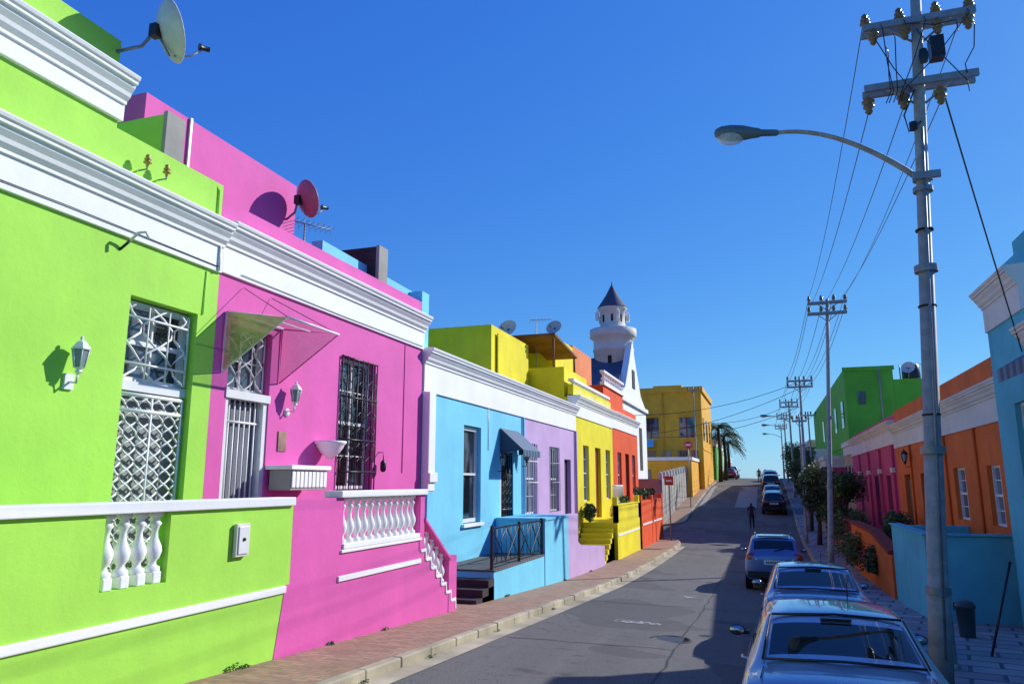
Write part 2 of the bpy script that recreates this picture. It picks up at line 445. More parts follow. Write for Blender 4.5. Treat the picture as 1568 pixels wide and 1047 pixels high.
b.done()
def lantern(b,x,y,z,m,gl,s=1.0,sg=1):
    b.path([(x-sg*.16,y,z-.3*s),(x-sg*.02,y,z-.32*s),(x,y,z-.2*s)],.014,m,6)
    b.lathe([(.02*s,-.22*s),(.05*s,-.18*s),(.03*s,-.15*s),(.075*s,-.13*s)],(x,y,z),m,6,sm=False)
    b.lathe([(.06*s,-.13*s),(.1*s,.1*s)],(x,y,z),gl,6,sm=False)
    for j in range(6):
        t=2*math.pi*(j+.5)/6; b.path([(x+.063*s*math.cos(t),y+.063*s*math.sin(t),z-.13*s),(x+.104*s*math.cos(t),y+.104*s*math.sin(t),z+.1*s)],.008*s,m,4)
    b.lathe([(.12*s,.1*s),(.12*s,.12*s),(.06*s,.2*s),(.02*s,.23*s),(.025*s,.26*s),(.0,.29*s)],(x,y,z),m,6,sm=False)
FROST=paint('lantern_glass',(140,155,155),.1)
b=B('wall_lantern',E); lantern(b,XF+.15,6.28,1.4,WPAINT,FROST,.9); b.box(XF,XF+.03,6.22,6.34,1.04,1.22,WPAINT); b.done()

# ------------------------------------------------------------------ PINK HOUSE
pdr=(8.92,9.92,-1.2,2.36); pwn=(12.0,13.33,-.15,2.38)
E=house('pink_house',1,XF,8.592,15.5,-3.3,3.06,3.83,PINK,WHITE,[pdr,pwn],10,4.22)
b=B('upper_storey',E); b.box(-8.5,-16,7.9,11.7,3.8,5.77,PINK); b.box(-8.46,-8.49,8.78,8.82,4.3,5.78,WPAINT); b.done()
b=B('chimney',E,.01); b.box(-8.9,-7.68,13.5,13.85,3.9,5.0,DSTONE); b.box(-7.678,-7.6,13.48,13.87,3.9,5.02,GREY)
for k in range(5): b.box(-8.905,-7.68,13.49,13.86,4.1+k*.2,4.115+k*.2,BLACK)
for k in range(3): b.box(-8.6+k*.3,-8.585+k*.3,13.488,13.5,3.9,5.0,BLACK)
b.done()
b=B('door',E)
b.box(-7.71,-7.7,8.95,9.9,-1.2,1.25,paint('door_dark',(70,60,60)))
window(b,XF,1,8.94,9.9,1.36,2.34,WPAINT,2,2,d=.2,w=.07,sash=False)
ogee(b,-7.6,8.98,9.86,1.4,2.3,2,.8,WPAINT,.014); bars(b,-7.6,8.98,9.86,1.4,2.3,3,WPAINT,.01)
b.box(-7.72,-7.52,9.82,9.92,-1.2,1.3,WPAINT); b.box(-7.72,-7.52,8.92,9.0,-1.2,1.3,WPAINT); b.box(-7.72,-7.48,8.9,9.94,1.24,1.36,WPAINT)
bars(b,-7.6,9.0,9.84,-1.2,1.24,7,WPAINT,.015,(-.3,.9)); b.box(-7.66,-7.64,9.0,9.82,-1.2,1.2,plaster('gate_panel_grey',(130,130,140),.2)); b.done()  # plain grey panel behind the white gate bars
b=B('window',E); window(b,XF,1,12.03,13.3,-.12,2.36,WPAINT,2,4,d=.17)
bars(b,-7.46,12.0,13.33,-.15,2.38,7,BLACK,.014,(2.35,1.6,.8,.2)); ogee(b,-7.47,12.03,13.3,.4,2.2,4,.6,BLACK,.009); b.done()
b=B('door_canopy',E)
Y0,Y1=8.78,10.14
W0=[(-7.48,Y0,2.5),(-7.48,Y1,2.5)]; O=[(-6.4,Y0,2.34),(-6.4,Y1,2.34)]
b.quad([W0[0],W0[1],O[1],O[0]],CANOPY2)
for i,Y in enumerate((Y0,Y1)):
    b.quad([(-7.48,Y,2.49),(-7.48,Y,1.62),(-6.42,Y,2.33)],(CANOPY,CANOPY2)[i])
    b.path([(-7.48,Y,2.5),(-6.4,Y,2.34),(-7.48,Y,1.6),(-7.48,Y,2.5)],.016,(WPAINT,PINK)[i],6)
    b.path([(-7.48,Y*.5+4.73,2.95),(-6.4,Y,2.34)],.006,BLACK,4)
b.path([O[0],O[1]],.018,WPAINT,6); b.path([(-6.94,Y0,2.42),(-6.94,Y1,2.42)],.012,WPAINT,6); b.path([(-7.46,Y0,2.5),(-7.46,Y1,2.5)],.018,WPAINT,6); b.done()
b=B('wall_lantern',E); lantern(b,XF+.16,10.4,1.42,WPAINT,FROST,.85); b.path([(XF,10.4,1.14),(XF+.02,10.4,1.14)],.07,WPAINT,10); b.done()
b=B('house_number_tile',E,.005); b.box(XF,XF+.02,10.2,10.42,.5,.82,plaster('tile_beige',(215,170,150),.5)); b.done()
b=B('wall_planter_bowl',E); b.lathe([(.0,-.26),(.05,-.25),(.09,-.2),(.17,-.14),(.23,-.05),(.25,.0),(.28,.02),(.28,.06),(.24,.06),(.2,.02),(0,.0)],(XF+.2,11.45,.66),WHITE,20); b.done()
b=B('planter_box',E,.02); b.box(-7.45,-7.05,9.98,11.0,-.12,.2,GREY); b.box(-7.5,-7.0,9.93,11.05,.2,.27,WHITE)
for i in range(9): b.box(-7.05,-7.03,10.0+i*.11,10.09+i*.11,-.08,.17,WHITE)
b.done()
b=B('wall_fittings',E)
b.path([(XF+.01,14.6,3.05),(XF+.012,14.6,.2)],.009,PINK,5); b.path([(XF+.06,9,3.12),(XF+.055,12,3.10),(XF+.06,15.4,3.12)],.006,BLACK,5)
b.done()
b=B('black_wall_light',E); b.lathe([(.03,-.14),(.06,-.1),(.06,.05),(.02,.1),(0,.12)],(XF+.12,13.55,.35),BLACK,8); b.path([(XF,13.55,.6),(XF+.12,13.55,.6),(XF+.12,13.55,.4)],.012,BLACK,5); b.done()
b=B('stoep_wall',E)
holes(b,XS,XS-.2,8.592,12.6,-3.3,-.22,[(9.85,12.42,-.97,-.22)],PINK)
b.prismX([(8.50,-1.3),(8.6,-1.3),(8.6,-3.2),(8.12,-3.2)],XS+.007,XS-.05,PINK)
b.box(XS-.2,XF+.02,8.6,12.6,-3.3,-1.15,PINK)
b.prismX([(12.6,-3.3),(14.15,-3.3),(14.15,-2.2),(13.75,-2.05),(12.6,-1.2)],XS,XS-.2,PINK)
b.box(XS+.01,XS-.25,13.78,14.16,-3.3,-1.42,PINK)
b.box(XS+.012,XS-.21,12.44,12.62,-1.2,-.22,PINK)
for i in range(7): b.box(XS-.2,XF+.02,12.6+i*.24,12.84+i*.24,-3.3,-1.15-(i+1)*.175,TILE)
b.done()
b=B('stoep_trim',E,.012)
b.box(XS+.06,XS-.25,9.7,12.66,-.22,-.12,WHITE)
b.box(XS+.03,XS-.2,9.85,12.42,-.97,-.89,WHITE); b.box(XS+.03,XS-.02,9.8,12.5,-1.02,-.972,WHITE)
b.box(XS+.028,XS-.05,9.75,12.5,-1.42,-1.34,WHITE)
for i in range(7):
    y=12.5+i*.235; z=-1.2-i*.175
    b.box(XS+.02,XS-.02,y,y+.235,z-.04,z+.02,WHITE); b.box(XS+.022,XS-.02,y+.19,y+.24,z-.195,z-.04,WHITE)
b.prismX([(12.62,-.62),(13.8,-1.42),(13.8,-1.5),(12.62,-.7)],XS+.04,XS-.22,PINK)
b.done()
b=B('balustrade',E)
for i in range(12): baluster(b,XS-.1,9.97+i*.212,-.89,-.22,WHITE,.14)
for i in range(5): baluster(b,XS-.1,12.76+i*.22,-1.24-i*.16,-.74-i*.15,WHITE,.12)
b.path([(XS-1.2,13.9,-2.4),(XS-1.2,13.9,-1.2)],.03,BLACK,8)
b.done()

# ------------------------------------------------------------------ BLUE HOUSE
bw=(18.1,19.35,-1.06,1.5); bd=(20.95,22.15,-2.0,.9)
E=house('blue_house',1,XF,15.55,23.1,-3.4,2.1,3.12,BLUE,WHITE,[bw,bd],10)
b=B('party_wall',E); b.prismX([(11.8,4.1),(11.8,4.62),(15.9,4.55),(15.9,3.1),(15.52,3.1),(15.52,4.1)],-8.15,-7.9,BLUE)
b.box(-12,-7.55,15.52,15.9,3.0,4.5,BLUE); b.done()
b=B('pilaster',E,.02); b.box(-7.49,-7.3,15.53,15.9,-.2,2.08,WHITE); b.box(-7.49,-7.25,15.52,15.95,.0,.22,WHITE); b.box(-7.49,-7.32,15.54,15.88,-3.0,-.2,BLUE); b.done()
b=B('window',E,0); window(b,XF,1,18.12,19.33,-1.04,1.48,WPAINT,1,2,d=.14,w=.1); b.box(XF,XF+.08,18.0,19.45,-1.14,-1.06,WHITE); b.done()
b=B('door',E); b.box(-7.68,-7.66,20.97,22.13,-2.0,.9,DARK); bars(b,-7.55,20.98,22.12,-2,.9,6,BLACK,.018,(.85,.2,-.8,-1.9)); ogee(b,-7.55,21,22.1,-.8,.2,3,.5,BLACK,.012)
b.box(-7.6,-7.5,20.95,21.03,-2,.9,WPAINT); b.done()
b=B('awning',E); n=12; aw=[paint('awning_navy',(40,60,90),.6),paint('awning_blue',(76,116,148),.6)]
for i in range(n):
    ya=20.85+1.75*i/n; yb=20.85+1.75*(i+1)/n
    b.quad([(-7.47,ya,1.6),(-7.47,yb,1.6),(-6.75,yb,.95),(-6.75,ya,.95)],aw[i%2])
    b.quad([(-6.75,ya,.95),(-6.75,yb,.95),(-6.745,yb,.78),(-6.745,(ya+yb)/2,.74),(-6.745,ya,.78)],aw[i%2])
for y in (20.85,22.6): b.quad([(-7.47,y,1.6),(-6.75,y,.95),(-7.47,y,.85)],aw[0])
b.done()
b=B('stoep',E)
b.box(XS-.02,XF+.02,16.4,20.5,-3.4,-2.0,BLUE); b.box(XS,XF+.02,16.38,20.5,-2.0,-1.96,TILE)
for i in range(3): b.box(XS-.01,XF+.1,15.3+i*.37,16.4,-3.4,-2.46+i*.16,DSTONE)
b.box(XS,XF+.02,20.5,23.1,-3.4,-1.05,BLUE); b.box(XS+.03,XF+.03,20.48,23.12,-1.05,-.99,BLUE)
b.done()
b=B('railing',E)
for y in (16.45,18.45,20.45): b.box(XS-.12,XS-.06,y-.03,y+.03,-1.96,-.98,BLACK)
b.box(XS-.115,XS-.065,16.45,20.45,-1.06,-1.03,BLACK); b.box(XS-.115,XS-.065,16.45,20.45,-1.86,-1.83,BLACK)
for k in range(2):
    y0=16.45+k*2; 
    b.path([(XS-.09,y0,-1.85),(XS-.09,y0+1,-1.05),(XS-.09,y0+2,-1.85)],.014,BLACK,5); b.path([(XS-.09,y0,-1.05),(XS-.09,y0+1,-1.85),(XS-.09,y0+2,-1.05)],.014,BLACK,5)
    for j in range(1,6): b.path([(XS-.09,y0+j/3,-1.85),(XS-.09,y0+j/3,-1.05)],.009,BLACK,4)
b.done()
b=B('wall_fittings',E); vent(b,XF,1,16.7,-1.6,BLUE); b.path([(XF+.05,23.08,2.1),(XF+.05,23.08,-1)],.04,BLUE,8); b.path([(XF+.012,19.9,2.1),(XF+.012,19.9,.9)],.01,WPAINT,5); b.done()
b=B('wall_lantern',E); lantern(b,XF+.25,22.75,.85,BLACK,FROST,1.1); lantern(b,XF+.25,20.5,.6,BLACK,FROST,.9); b.done()
# LILAC
E=house('lilac_house',1,XF,23.102,30.2,-3.5,2.1,3.12,LILAC,WHITE,[(23.4,24.7,-1.05,1.3),(26.3,27.6,-1.05,1.3),(28.4,29.4,-2.2,.9)],10)
b=B('windows',E)
for y in (23.4,26.3): window(b,XF,1,y+.02,y+1.28,-1.03,1.28,WPAINT,3,4,d=.12); bars(b,-7.47,y,y+1.3,-1.05,1.3,5,WPAINT if y<25 else STEEL,.012,(0,.7))
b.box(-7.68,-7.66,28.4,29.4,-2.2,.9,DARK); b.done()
b=B('stoep_wall',E); b.box(XS-.01,XS-.25,23.12,24.4,-3.5,-1.0,LILAC); b.prismX([(24.4,-3.5),(24.4,-1.9),(25.2,-2.2),(28.6,-2.35),(28.6,-3.5)],XS-.01,XF+.02,LILAC); b.box(XS-1.2,XF,23.12,24.4,-3.5,-2.2,LILAC); b.done()
b=B('downpipe',E); b.path([(XF+.06,30.1,2.1),(XF+.06,30.1,-2.6)],.05,LILAC,8); b.done()
# YELLOW
E=house('yellow_house',1,XF,30.202,38.2,-3.6,2.75,3.62,YEL,WHITE,[(31.6,32.7,-.8,1.6),(34.0,35.2,-1.6,1.6),(36.4,37.5,-.8,1.6)],10,4.1)
b=B('upper_storey',E); b.box(-7.95,-14,30.22,34.5,3.5,4.86,YEL); b.box(-9.5,-13,25.5,30.1,2.9,5.85,YEL); b.box(-9.5,-14,34.5,38,3.5,7.1,YEL); b.box(-9.45,-9.4,26,29.5,3.2,5.6,YEL)
b.box(-10.3,-9.95,25.46,25.5,3.2,3.9,DARK); b.done()
b=B('timber_screen',E)
for i in range(13): b.box(-11.9+i*.15,-11.9+i*.15+.13,30.6,30.64,4.86,6.3,WOOD)
b.box(-12,-9.9,30.5,35,6.3,6.42,WOOD); b.prismX([(30.5,6.42),(34.5,6.0),(34.5,5.9),(30.5,6.3)],-9.9,-8.4,WOOD); b.path([(-8.5,34.3,4.8),(-8.5,34.3,6)],.05,WOOD)
b.path([(-8.5,30.6,4.8),(-8.5,30.6,6.2)],.05,WOOD);b.done()
b=B('windows',E)
for y in (31.6,36.4): window(b,XF,1,y,y+1.1,-.8,1.6,WPAINT,2,4)
b.box(-7.68,-7.66,34,35.2,-1.6,1.6,DKRED); b.done()
b=B('balustrade',E)
for i in range(16): baluster(b,-7.65,30.6+i*.47,3.65,4.25,WHITE,.22)
b.box(-7.55,-7.8,30.3,38.1,4.25,4.36,WHITE); b.done()
b=B('stoep',E)
b.box(XS,XF+.02,31.2,36.9,-3.6,-1.65,YEL); b.box(XS,XS-.18,31.2,36.9,-1.65,-.95,YEL); b.box(XS,XS-.2,31.2,31.5,-1.65,-.6,YEL); b.box(XS,XS-.2,36.6,36.9,-1.65,-.6,YEL)
for i in range(7): b.box(XS-.15,XF+.05,29.2+i*.3,31.2,-3.6,-3.0+i*.19,YEL)
b.box(XS+.02,XS-.02,31.3,36.8,-2.2,-2.12,WHITE); b.box(XS+.03,XS-.22,31.15,36.95,-.95,-.9,YEL); b.done()
b=B('white_gate',E); bars(b,XS-.3,32,34.2,-.9,-.1,8,WPAINT,.025,(-.15,-.85)); b.done()
# RED
E=house('red_orange_house',1,XF,38.202,46.1,-3.6,2.8,3.65,REDO,WHITE,[(39.5,40.6,-.8,1.6),(41.8,43,-1.6,1.6),(44,45.1,-.8,1.6)],10,4.1)
b=B('upper_storey',E); b.box(-9.5,-14,38.02,42.5,3.5,7.25,ORA); b.box(-8.3,-13.5,40,45.9,3.5,5.3,REDO); b.box(-8.2,-8.45,39.9,46,5.3,5.5,WHITE)
for i in range(8): baluster(b,-8.32,40.2+i*.7,5.5,6.0,WHITE,.25)
b.box(-8.2,-8.45,39.9,46,6.0,6.12,WHITE);b.done()
b=B('windows',E)
for y in (39.5,44): window(b,XF,1,y,y+1.1,-.8,1.6,WPAINT,2,4)
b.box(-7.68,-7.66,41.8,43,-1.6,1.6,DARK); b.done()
b=B('stoep',E); b.box(XS,XF+.02,37.4,45.2,-3.6,-1.65,REDO); b.box(XS,XS-.2,37.4,45.2,-1.65,-.9,REDO)
for y in (37.4,41,44.9): b.box(XS+.02,XS-.22,y,y+.35,-3.6,-.65,REDO)
b.box(XS+.02,XS-.02,37.5,45.1,-2.1,-2.02,WHITE); b.done()

# ------------------------------------------------------------------ MOSQUE
E=empty('mosque')
b=B('hall',E)
n=[(53.5,-3),(66,-3),(66,6.3),(63.5,7.2),(61.5,9.3),(59.8,11.4),(58,9.3),(56,7.2),(53.5,6.3)]
b.prismX(n,-10.4,-9.9,WHITE); b.box(-15,-10.4,53.8,65.7,-3,6.2,CREAM)
b.prismX([(53.6,6.2),(65.9,6.2),(59.8,10.2)],-15,-10.41,ROOFD)
b.box(-10.02,-9.7,53.3,66.2,6.0,6.3,WHITE)
b.box(-9.88,-9.85,59.2,60.4,7.5,9,DARK)
for y in (55,58.5,62): b.box(-9.89,-9.86,y,y+1.3,1,4.5,DARK)
b.done()
TX,TY=-11.6,60.5
b=B('tower',E)
b.lathe([(1.65,2),(1.65,10.7),(1.72,10.75),(1.72,10.9),(1.65,11),(1.65,11.75),(1.9,11.9),(1.95,12.0),(1.95,12.6),(1.8,12.65),(1.05,12.66),(1.05,14.2),(1.2,14.3),(1.25,14.45),(1.2,14.5)],(TX,TY,0),CREAM,24)
for j in range(4):
    t=2*math.pi*j/4+.5; b.lathe([(.16,0),(.16,.5),(.2,.55),(0,.85)],(TX+1.35*math.cos(t),TY+1.35*math.sin(t),13.4),WHITE,8)
    b.path([(TX+math.cos(t),TY+math.sin(t),13.5),(TX+1.35*math.cos(t),TY+1.35*math.sin(t),13.5)],.1,WHITE)
for j in range(8):
    t=2*math.pi*(j+.2)/8; b.box(TX+1.02*math.cos(t)-.08,TX+1.02*math.cos(t)+.08,TY+1.02*math.sin(t)-.08,TY+1.02*math.sin(t)+.08,13.2,13.8,DARK)
b.box(TX-.15,TX+.15,TY-1.7,TY-1.6,9.4,10.2,DARK)
b.done()
b=B('spire',E); b.lathe([(1.28,14.5),(.55,15.6),(.05,16.55),(.03,16.8),(0,16.85)],(TX,TY,0),ROOFD,20); b.done()

# ------------------------------------------------------------------ far left
E=empty('boundary_wall')
b=B('wall',E)
b.prismX([(53,-3.3),(74,-1.5),(74,1.1),(53,.2)],-7.2,-7,GREY); b.box(-14,-7.2,53,53.25,-3.3,.25,TAN)
b.done()
b=B('fence_posts',E)
for i in range(12):
    y=53.2+i*1.85; z=.2+(y-53)*.043; b.box(-7.23,-6.97,y-.11,y+.11,z-2.5,z+.4,CREAM)
    b.lathe([(.14,0),(.15,.05),(.0,.16)],(-7.1,y,z+.4),CREAM,6)
for k in (.15,.32): b.path([(-7.1,53.2,.2+k),(-7.1,74,1.1+k)],.03,STEEL,5)
b.done()
E=empty('ochre_building')
b=B('walls',E,.02); b.box(-13,-6,78,92,-3,9.5,OCH); b.box(-13.2,-5.8,77.8,92.2,9.2,9.75,OCH); b.box(-13.05,-5.95,77.9,92.1,3.3,3.5,OCH); b.box(-11,-8,79,85,9.7,10.1,OCH)
b.box(-12,-6.5,70,78,-3,2.2,OCH); b.box(-12.1,-6.4,69.9,78,2.0,2.3,WHITE)
for x in (-13,-6.5): b.box(x-.02,x+.52,77.86,77.95,-1,9.2,OCH)
b.done()
b=B('windows',E)
for x in (-11.9,-8.3):
    b.box(x,x+1.5,77.93,77.98,4.5,6.6,GLASS); b.box(x-.08,x+1.58,77.85,77.96,4.3,4.5,OCH); b.box(x+.7,x+.8,77.9,77.95,4.5,6.6,DKRED); b.box(x,x+1.5,77.91,77.95,5.5,5.58,DKRED)
    b.box(x-.15,x+1.65,77.75,77.97,6.75,6.9,OCH)
for x in (-11.8,-10.2,-8.6,-7.2): b.box(x,x+1.0,77.93,77.98,2.5,3.2,GLASS)
for x in (-11.5,-8.3): b.box(x,x+1.3,69.93,69.98,-1,1.2,GLASS); b.box(x+.6,x+.7,69.9,69.97,-1,1.2,WPAINT)
for y in (79,83,87): b.box(-5.99,-5.94,y,y+1.3,4.3,6.6,GLASS)
b.path([(-9.9,77.9,9.2),(-9.9,77.9,2.4)],.07,OCH,6)
b.quad([(-12.9,77.9,4.4),(-10.9,77.9,4.4),(-10.9,77,3.6),(-12.9,77,3.6)],BLUE); b.done()
def block(name,x0,x1,y0,y1,z0,z1,m,trim=WHITE,side=1,nw=3):
    E=empty(name); b=B('walls',E); b.box(x0,x1,y0,y1,z0,z1,m); b.done()
    xf=max(x0,x1) if side>0 else min(x0,x1)
    c=B('cornice',E); c.box(min(x0,x1)-.15,max(x0,x1)+.15,y0-.12,y1+.12,z1-.25,z1+.05,trim); c.box(min(x0,x1)-.05,max(x0,x1)+.05,y0-.04,y1+.04,z1-.8,z1-.25,trim); c.done()
    w=B('windows',E)
    for i in range(nw):
        y=y0+(y1-y0)*(i+.35)/nw
        w.box(xf+side*.01,xf+side*.04,y,y+1.1,z0+2.2+.6,z1-1.5,GLASS); w.box(xf+side*.005,xf+side*.07,y-.1,y+1.2,z0+2.6,z0+2.8,WPAINT)
    yy=y0-.03
    for i in range(2):
        x=min(x0,x1)+(abs(x1-x0))*(i+.3)/2; w.box(x,x+1,yy,yy+.05,z0+3,z1-1.5,GLASS)
    w.done(); return E
block('green_cottage',-11,-5.9,95,112,-1,5.2,DGR)
block('white_cottage',-12,-6.2,114,128,-1,5,CREAM)
block('pink_cottage',-12,-6.4,130,150,-2,4.5,PINK)

# ------------------------------------------------------------------ RIGHT SIDE
E=house('turquoise_house',-1,4.6,15.4,17.75,-3.6,3.1,3.95,TURQ,CREAM,[(15.7,16.6,-.6,1.5)],9)
b=B('windows',E); window(b,4.6,-1,15.7,16.6,-.6,1.5,WPAINT,2,4); b.done()
b=B('stepped_parapet',E); b.box(4.85,5.1,15.4,17.7,3.9,4.4,TURQ); b.box(5.0,5.3,15.4,16.9,4.35,4.8,TURQ); b.done()
b=B('awning',E)
for i in range(14):
    ya=13.2+i*.18; m=aw[i%2]
    b.quad([(4.58,ya,2.3),(4.58,ya+.18,2.3),(4.15,ya+.18,2.05),(4.15,ya,2.05)],m); b.quad([(4.15,ya,2.05),(4.15,ya+.18,2.05),(4.15,ya+.18,1.8),(4.15,ya,1.8)],m)
b.done()
E=house('unseen_shadow_cottage',-1,4.6,0,15.398,-3,1.9,2.75,TURQ,CREAM,[(9,10.1,-.6,1.2),(5,6.1,-.6,1.2)],9)  # added out of view; kept low to limit the shadow on the road
b=B('windows',E)
for y in (9,5): window(b,4.6,-1,y,y+1.1,-.6,1.2,WPAINT)
b.done()
E=empty('turquoise_stoep_wall')
b=B('walls',E,.02); b.box(3.15,3.35,18.6,23.2,-3.6,-1.14,TURQ); b.box(3.35,5.1,18.6,18.8,-3.6,-1.14,TURQ); b.box(3.35,4.95,18.8,23.2,-3.6,-2.1,TURQ); b.box(3.35,5,23,23.2,-2.1,-1.14,TURQ)
b.box(3.1,5.1,18.55,18.85,-1.14,-1.09,TURQ); b.box(3.1,3.4,18.85,23.25,-1.14,-1.09,TURQ); b.done()
E=house('orange_house',-1,5.0,17.76,33.7,-3.8,1.35,2.25,ORR,CREAM,[(31,32.2,-2,.3),(27.8,29,-2,.3),(22.8,24.1,-1,.4),(19.6,20.7,-1,.4)],9,2.85)
b=B('doors',E)
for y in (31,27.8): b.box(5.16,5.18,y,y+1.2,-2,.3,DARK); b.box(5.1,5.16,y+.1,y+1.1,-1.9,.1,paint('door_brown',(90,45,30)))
window(b,5,-1,22.8,24.1,-1,.4,WPAINT); window(b,5,-1,19.6,20.7,-1,.4,WPAINT)
for y in (21.4,24.8,30.4): b.path([(4.96,y,1.35),(4.96,y,-2.2)],.035,ORR,6)
b.done()
b=B('stoep',E); b.prismX([(23.3,-3.7),(33.6,-3.7),(33.6,-1.6),(27,-1.6),(23.3,-1.95)],3.1,3.3,ORR); b.box(3.3,4.98,23.3,33.6,-3.7,-2.3,DKRED)
b.prismX([(23.3,-1.95),(27,-1.6),(33.6,-1.6),(33.6,-1.5),(27,-1.5),(23.3,-1.85)],3.02,3.38,DKRED); b.done()
b=B('wall_lantern',E); lantern(b,4.75,30.2,.9,BLACK,FROST,1.1,-1); b.done()
E=house('magenta_house',-1,5.0,33.702,50,-3.8,1.55,2.5,MAG,CREAM,[(35.6,36.8,-2,.3),(39.5,40.7,-2,.3),(43.4,44.6,-1,.3),(47,48,-1,.3)],9,2.75)
b=B('doors',E)
for y in (35.6,39.5): b.box(5.16,5.18,y,y+1.2,-2,.3,DARK)
for y in (43.4,47): window(b,5,-1,y,y+1,-1,.3,WPAINT)
for y in (34.2,38,42,46): b.box(4.9,4.99,y,y+.4,-3,1.5,MAG); b.box(4.86,4.99,y-.05,y+.45,.4,.6,CREAM)
b.done()
b=B('stoep',E); b.box(3.2,3.4,34,49,-3.7,-1.6,DKRED); b.box(3.4,4.98,34,49,-3.7,-2.3,DKRED); b.done()
E=empty('green_building')
b=B('walls',E,.02); b.box(5.7,8.9,58,96,-3,8.1,DGR); b.box(8.9,11.6,58.02,90,-3,7.2,DGR); b.box(5.6,9,57.9,58.05,7.9,8.2,DGR)
b.box(5.65,5.7,58,96,2.6,2.8,DGR); b.done()
b=B('windows',E)
for y in (60,66,72,80): b.box(5.64,5.69,y,y+1.5,4,6,GLASS)
for x in (6.5,): b.box(x,x+.5,57.93,57.98,5.5,6.4,GLASS)
b.path([(8.0,57.95,8.1),(8.0,57.95,2)],.06,GREY,6)
b.done()
b=B('water_tank',E); b.lathe([(.6,0),(.62,.1),(.6,1.0),(.3,1.15),(0,1.2)],(10.4,60,7.4),BLACK,14)
b.box(9.9,10.9,59.5,60.5,7.2,7.42,STEEL); b.path([(9.6,59.5,7.2),(9.6,59.5,8.4)],.04,BLACK); b.done()
block('beige_cottage',5.2,12,50.5,57,-3,2.6,TAN,CREAM,-1)
block('green_cottage',5.1,9,96.5,106,-1,5,DGR,CREAM,-1)
block('orange_cottage',5.0,9,107,118,-1,5.3,ORR,WHITE,-1)
block('blue_cottage',4.8,9,119,132,-1,5.5,BLUE,WHITE,-1)
block('white_cottage',4.6,9,133,160,-4,4.5,WHITE,WHITE,-1)
block('pink_cottage',4.2,5.6,60,78,-3,1.9,MAG,CREAM,-1)
block('cream_cottage',4.1,5.6,79,95,-2,3.2,CREAM,WHITE,-1)
b=B('garden_wall'); b.prismX([(50,-3.8),(60,-3),(78,-1.5),(78,.2),(60,-1.2),(50,-1.8)],3.2,3.4,GREY); b.box(3.2,3.4,60,95,-3,-.6,TAN); b.done()

# ------------------------------------------------------------------ poles, lamps, wires
DKLAMP=paint('luminaire_grey',(95,112,118),.45)
def lensm():
    m,nt,p,tc=nodes('lamp_lens'); p.inputs['Base Color'].default_value=(.75,.78,.74,1); p.inputs['Roughness'].default_value=.08
    nt.links.new(ramp(nt,noise(nt,tc,30),.3,.7,.35,.6),p.inputs['Alpha']); return m
LENS=lensm()
def cobra(b,P,Q,tip,r=.035):
    P,Q,tip=Vector(P),Vector(Q),Vector(tip)
    pts=[]
    for i in range(13):
        t=i/12; p=P.lerp(Q,t); p.z=P.z+(Q.z-P.z)*math.sin(t*math.pi/2)**.9; pts.append(p)
    b.path(pts,[r*1.25-(r*.4)*i/12 for i in range(13)],POLE,10)
    d=(tip-Q); L=d.length; k=L/.92
    prof=[(.035,-.03),(.05,0),(.055,.22),(.075,.26),(.085,.34),(.12,.5),(.125,.68),(.105,.82),(.06,.9),(0,.92)]
    old=b.M; b.M=Matrix.Translation(Q)@(Matrix.Scale(k,4))@Vector((0,0,1)).rotation_difference(d.normalized()).to_matrix().to_4x4()
    b.lathe([(a,z) for a,z in prof],(0,0,0),DKLAMP,14)
    b.M=old
    c=Q+d*.72; b.ball((c.x,c.y,c.z-.07*k),(.22*k,.12*k,.13*k),LENS,14)
def pole(name,x,y,top,lean=0,arms=(),r=.1,half=.76,lamp=None,full=False):
    E=empty(name); zb=gp(y)-.25
    b=B('mast',E); H=top-zb
    pts=[Vector((x+lean*t,y,zb+H*t)) for t in (0,.12,.121,.3,.301,.55,.551,.8,1)]
    b.path(pts,[r*1.25,r*1.2,r*1.08,r*1.02,r*.94,r*.86,r*.78,r*.7,r*.62],POLE,14)
    for t in (.12,.3,.55): p=pts[0].lerp(pts[-1],t); b.lathe([(r*1.3,-.05),(r*1.3,.05)],p,STEEL,14)
    b.done()
    cx=lambda z:x+lean*(z-zb)/H
    ends=[]
    c=B('crossarms',E)
    for z in arms:
        X=cx(z)
        for off in (-r*.9,r*.9): c.box(X-half,X+half,y+off-.03,y+off+.03,z-.05,z+.05,STEEL)
        c.path([(X-half*.6,y,z),(X,y,z-.35)],.018,STEEL,5); c.path([(X+half*.6,y,z),(X,y,z-.35)],.018,STEEL,5)
    c.done()
    i=B('insulators',E)
    for k,z in enumerate(arms):
        X=cx(z)
        for o in (-half*.93,-half*.3,half*.35,half*.93):
            if full:
                if k==0:
                    if o<half*.9: insulator(i,(X+o,y,z-.06),-1,1.3)
                else: insulator(i,(X+o,y,z+.05),1,1.05); insulator(i,(X+o*.9,y-.14,z-.05),-1,1.15)
            else: insulator(i,(X+o,y,z+.05),1,1.2)
            ends.append(Vector((X+o,y,z+(-.3 if full and k==0 else .25))))
    i.done()
    if lamp:
        l=B('street_lamp_arm',E); cobra(l,*lamp); l.done()
    return E,ends,cx
PX=1.95; PY=11.3
E,e1,cx=pole('power_pole_with_street_lamp',PX,PY,7.45,.6,(5.72,6.7),.115,.74,((2.33,PY,4.25),(.45,PY,5.28),(-.47,PY,5.42)),True)
b=B('pole_hardware',E)
for z in (4.27,4.1): b.lathe([(.13,-.035),(.13,.035)],(cx(z),PY,z),STEEL,14)
b.box(cx(4.3)-.15,cx(4.3)+.2,PY-.16,PY-.1,4.22,4.32,STEEL)
X=cx(6.3)
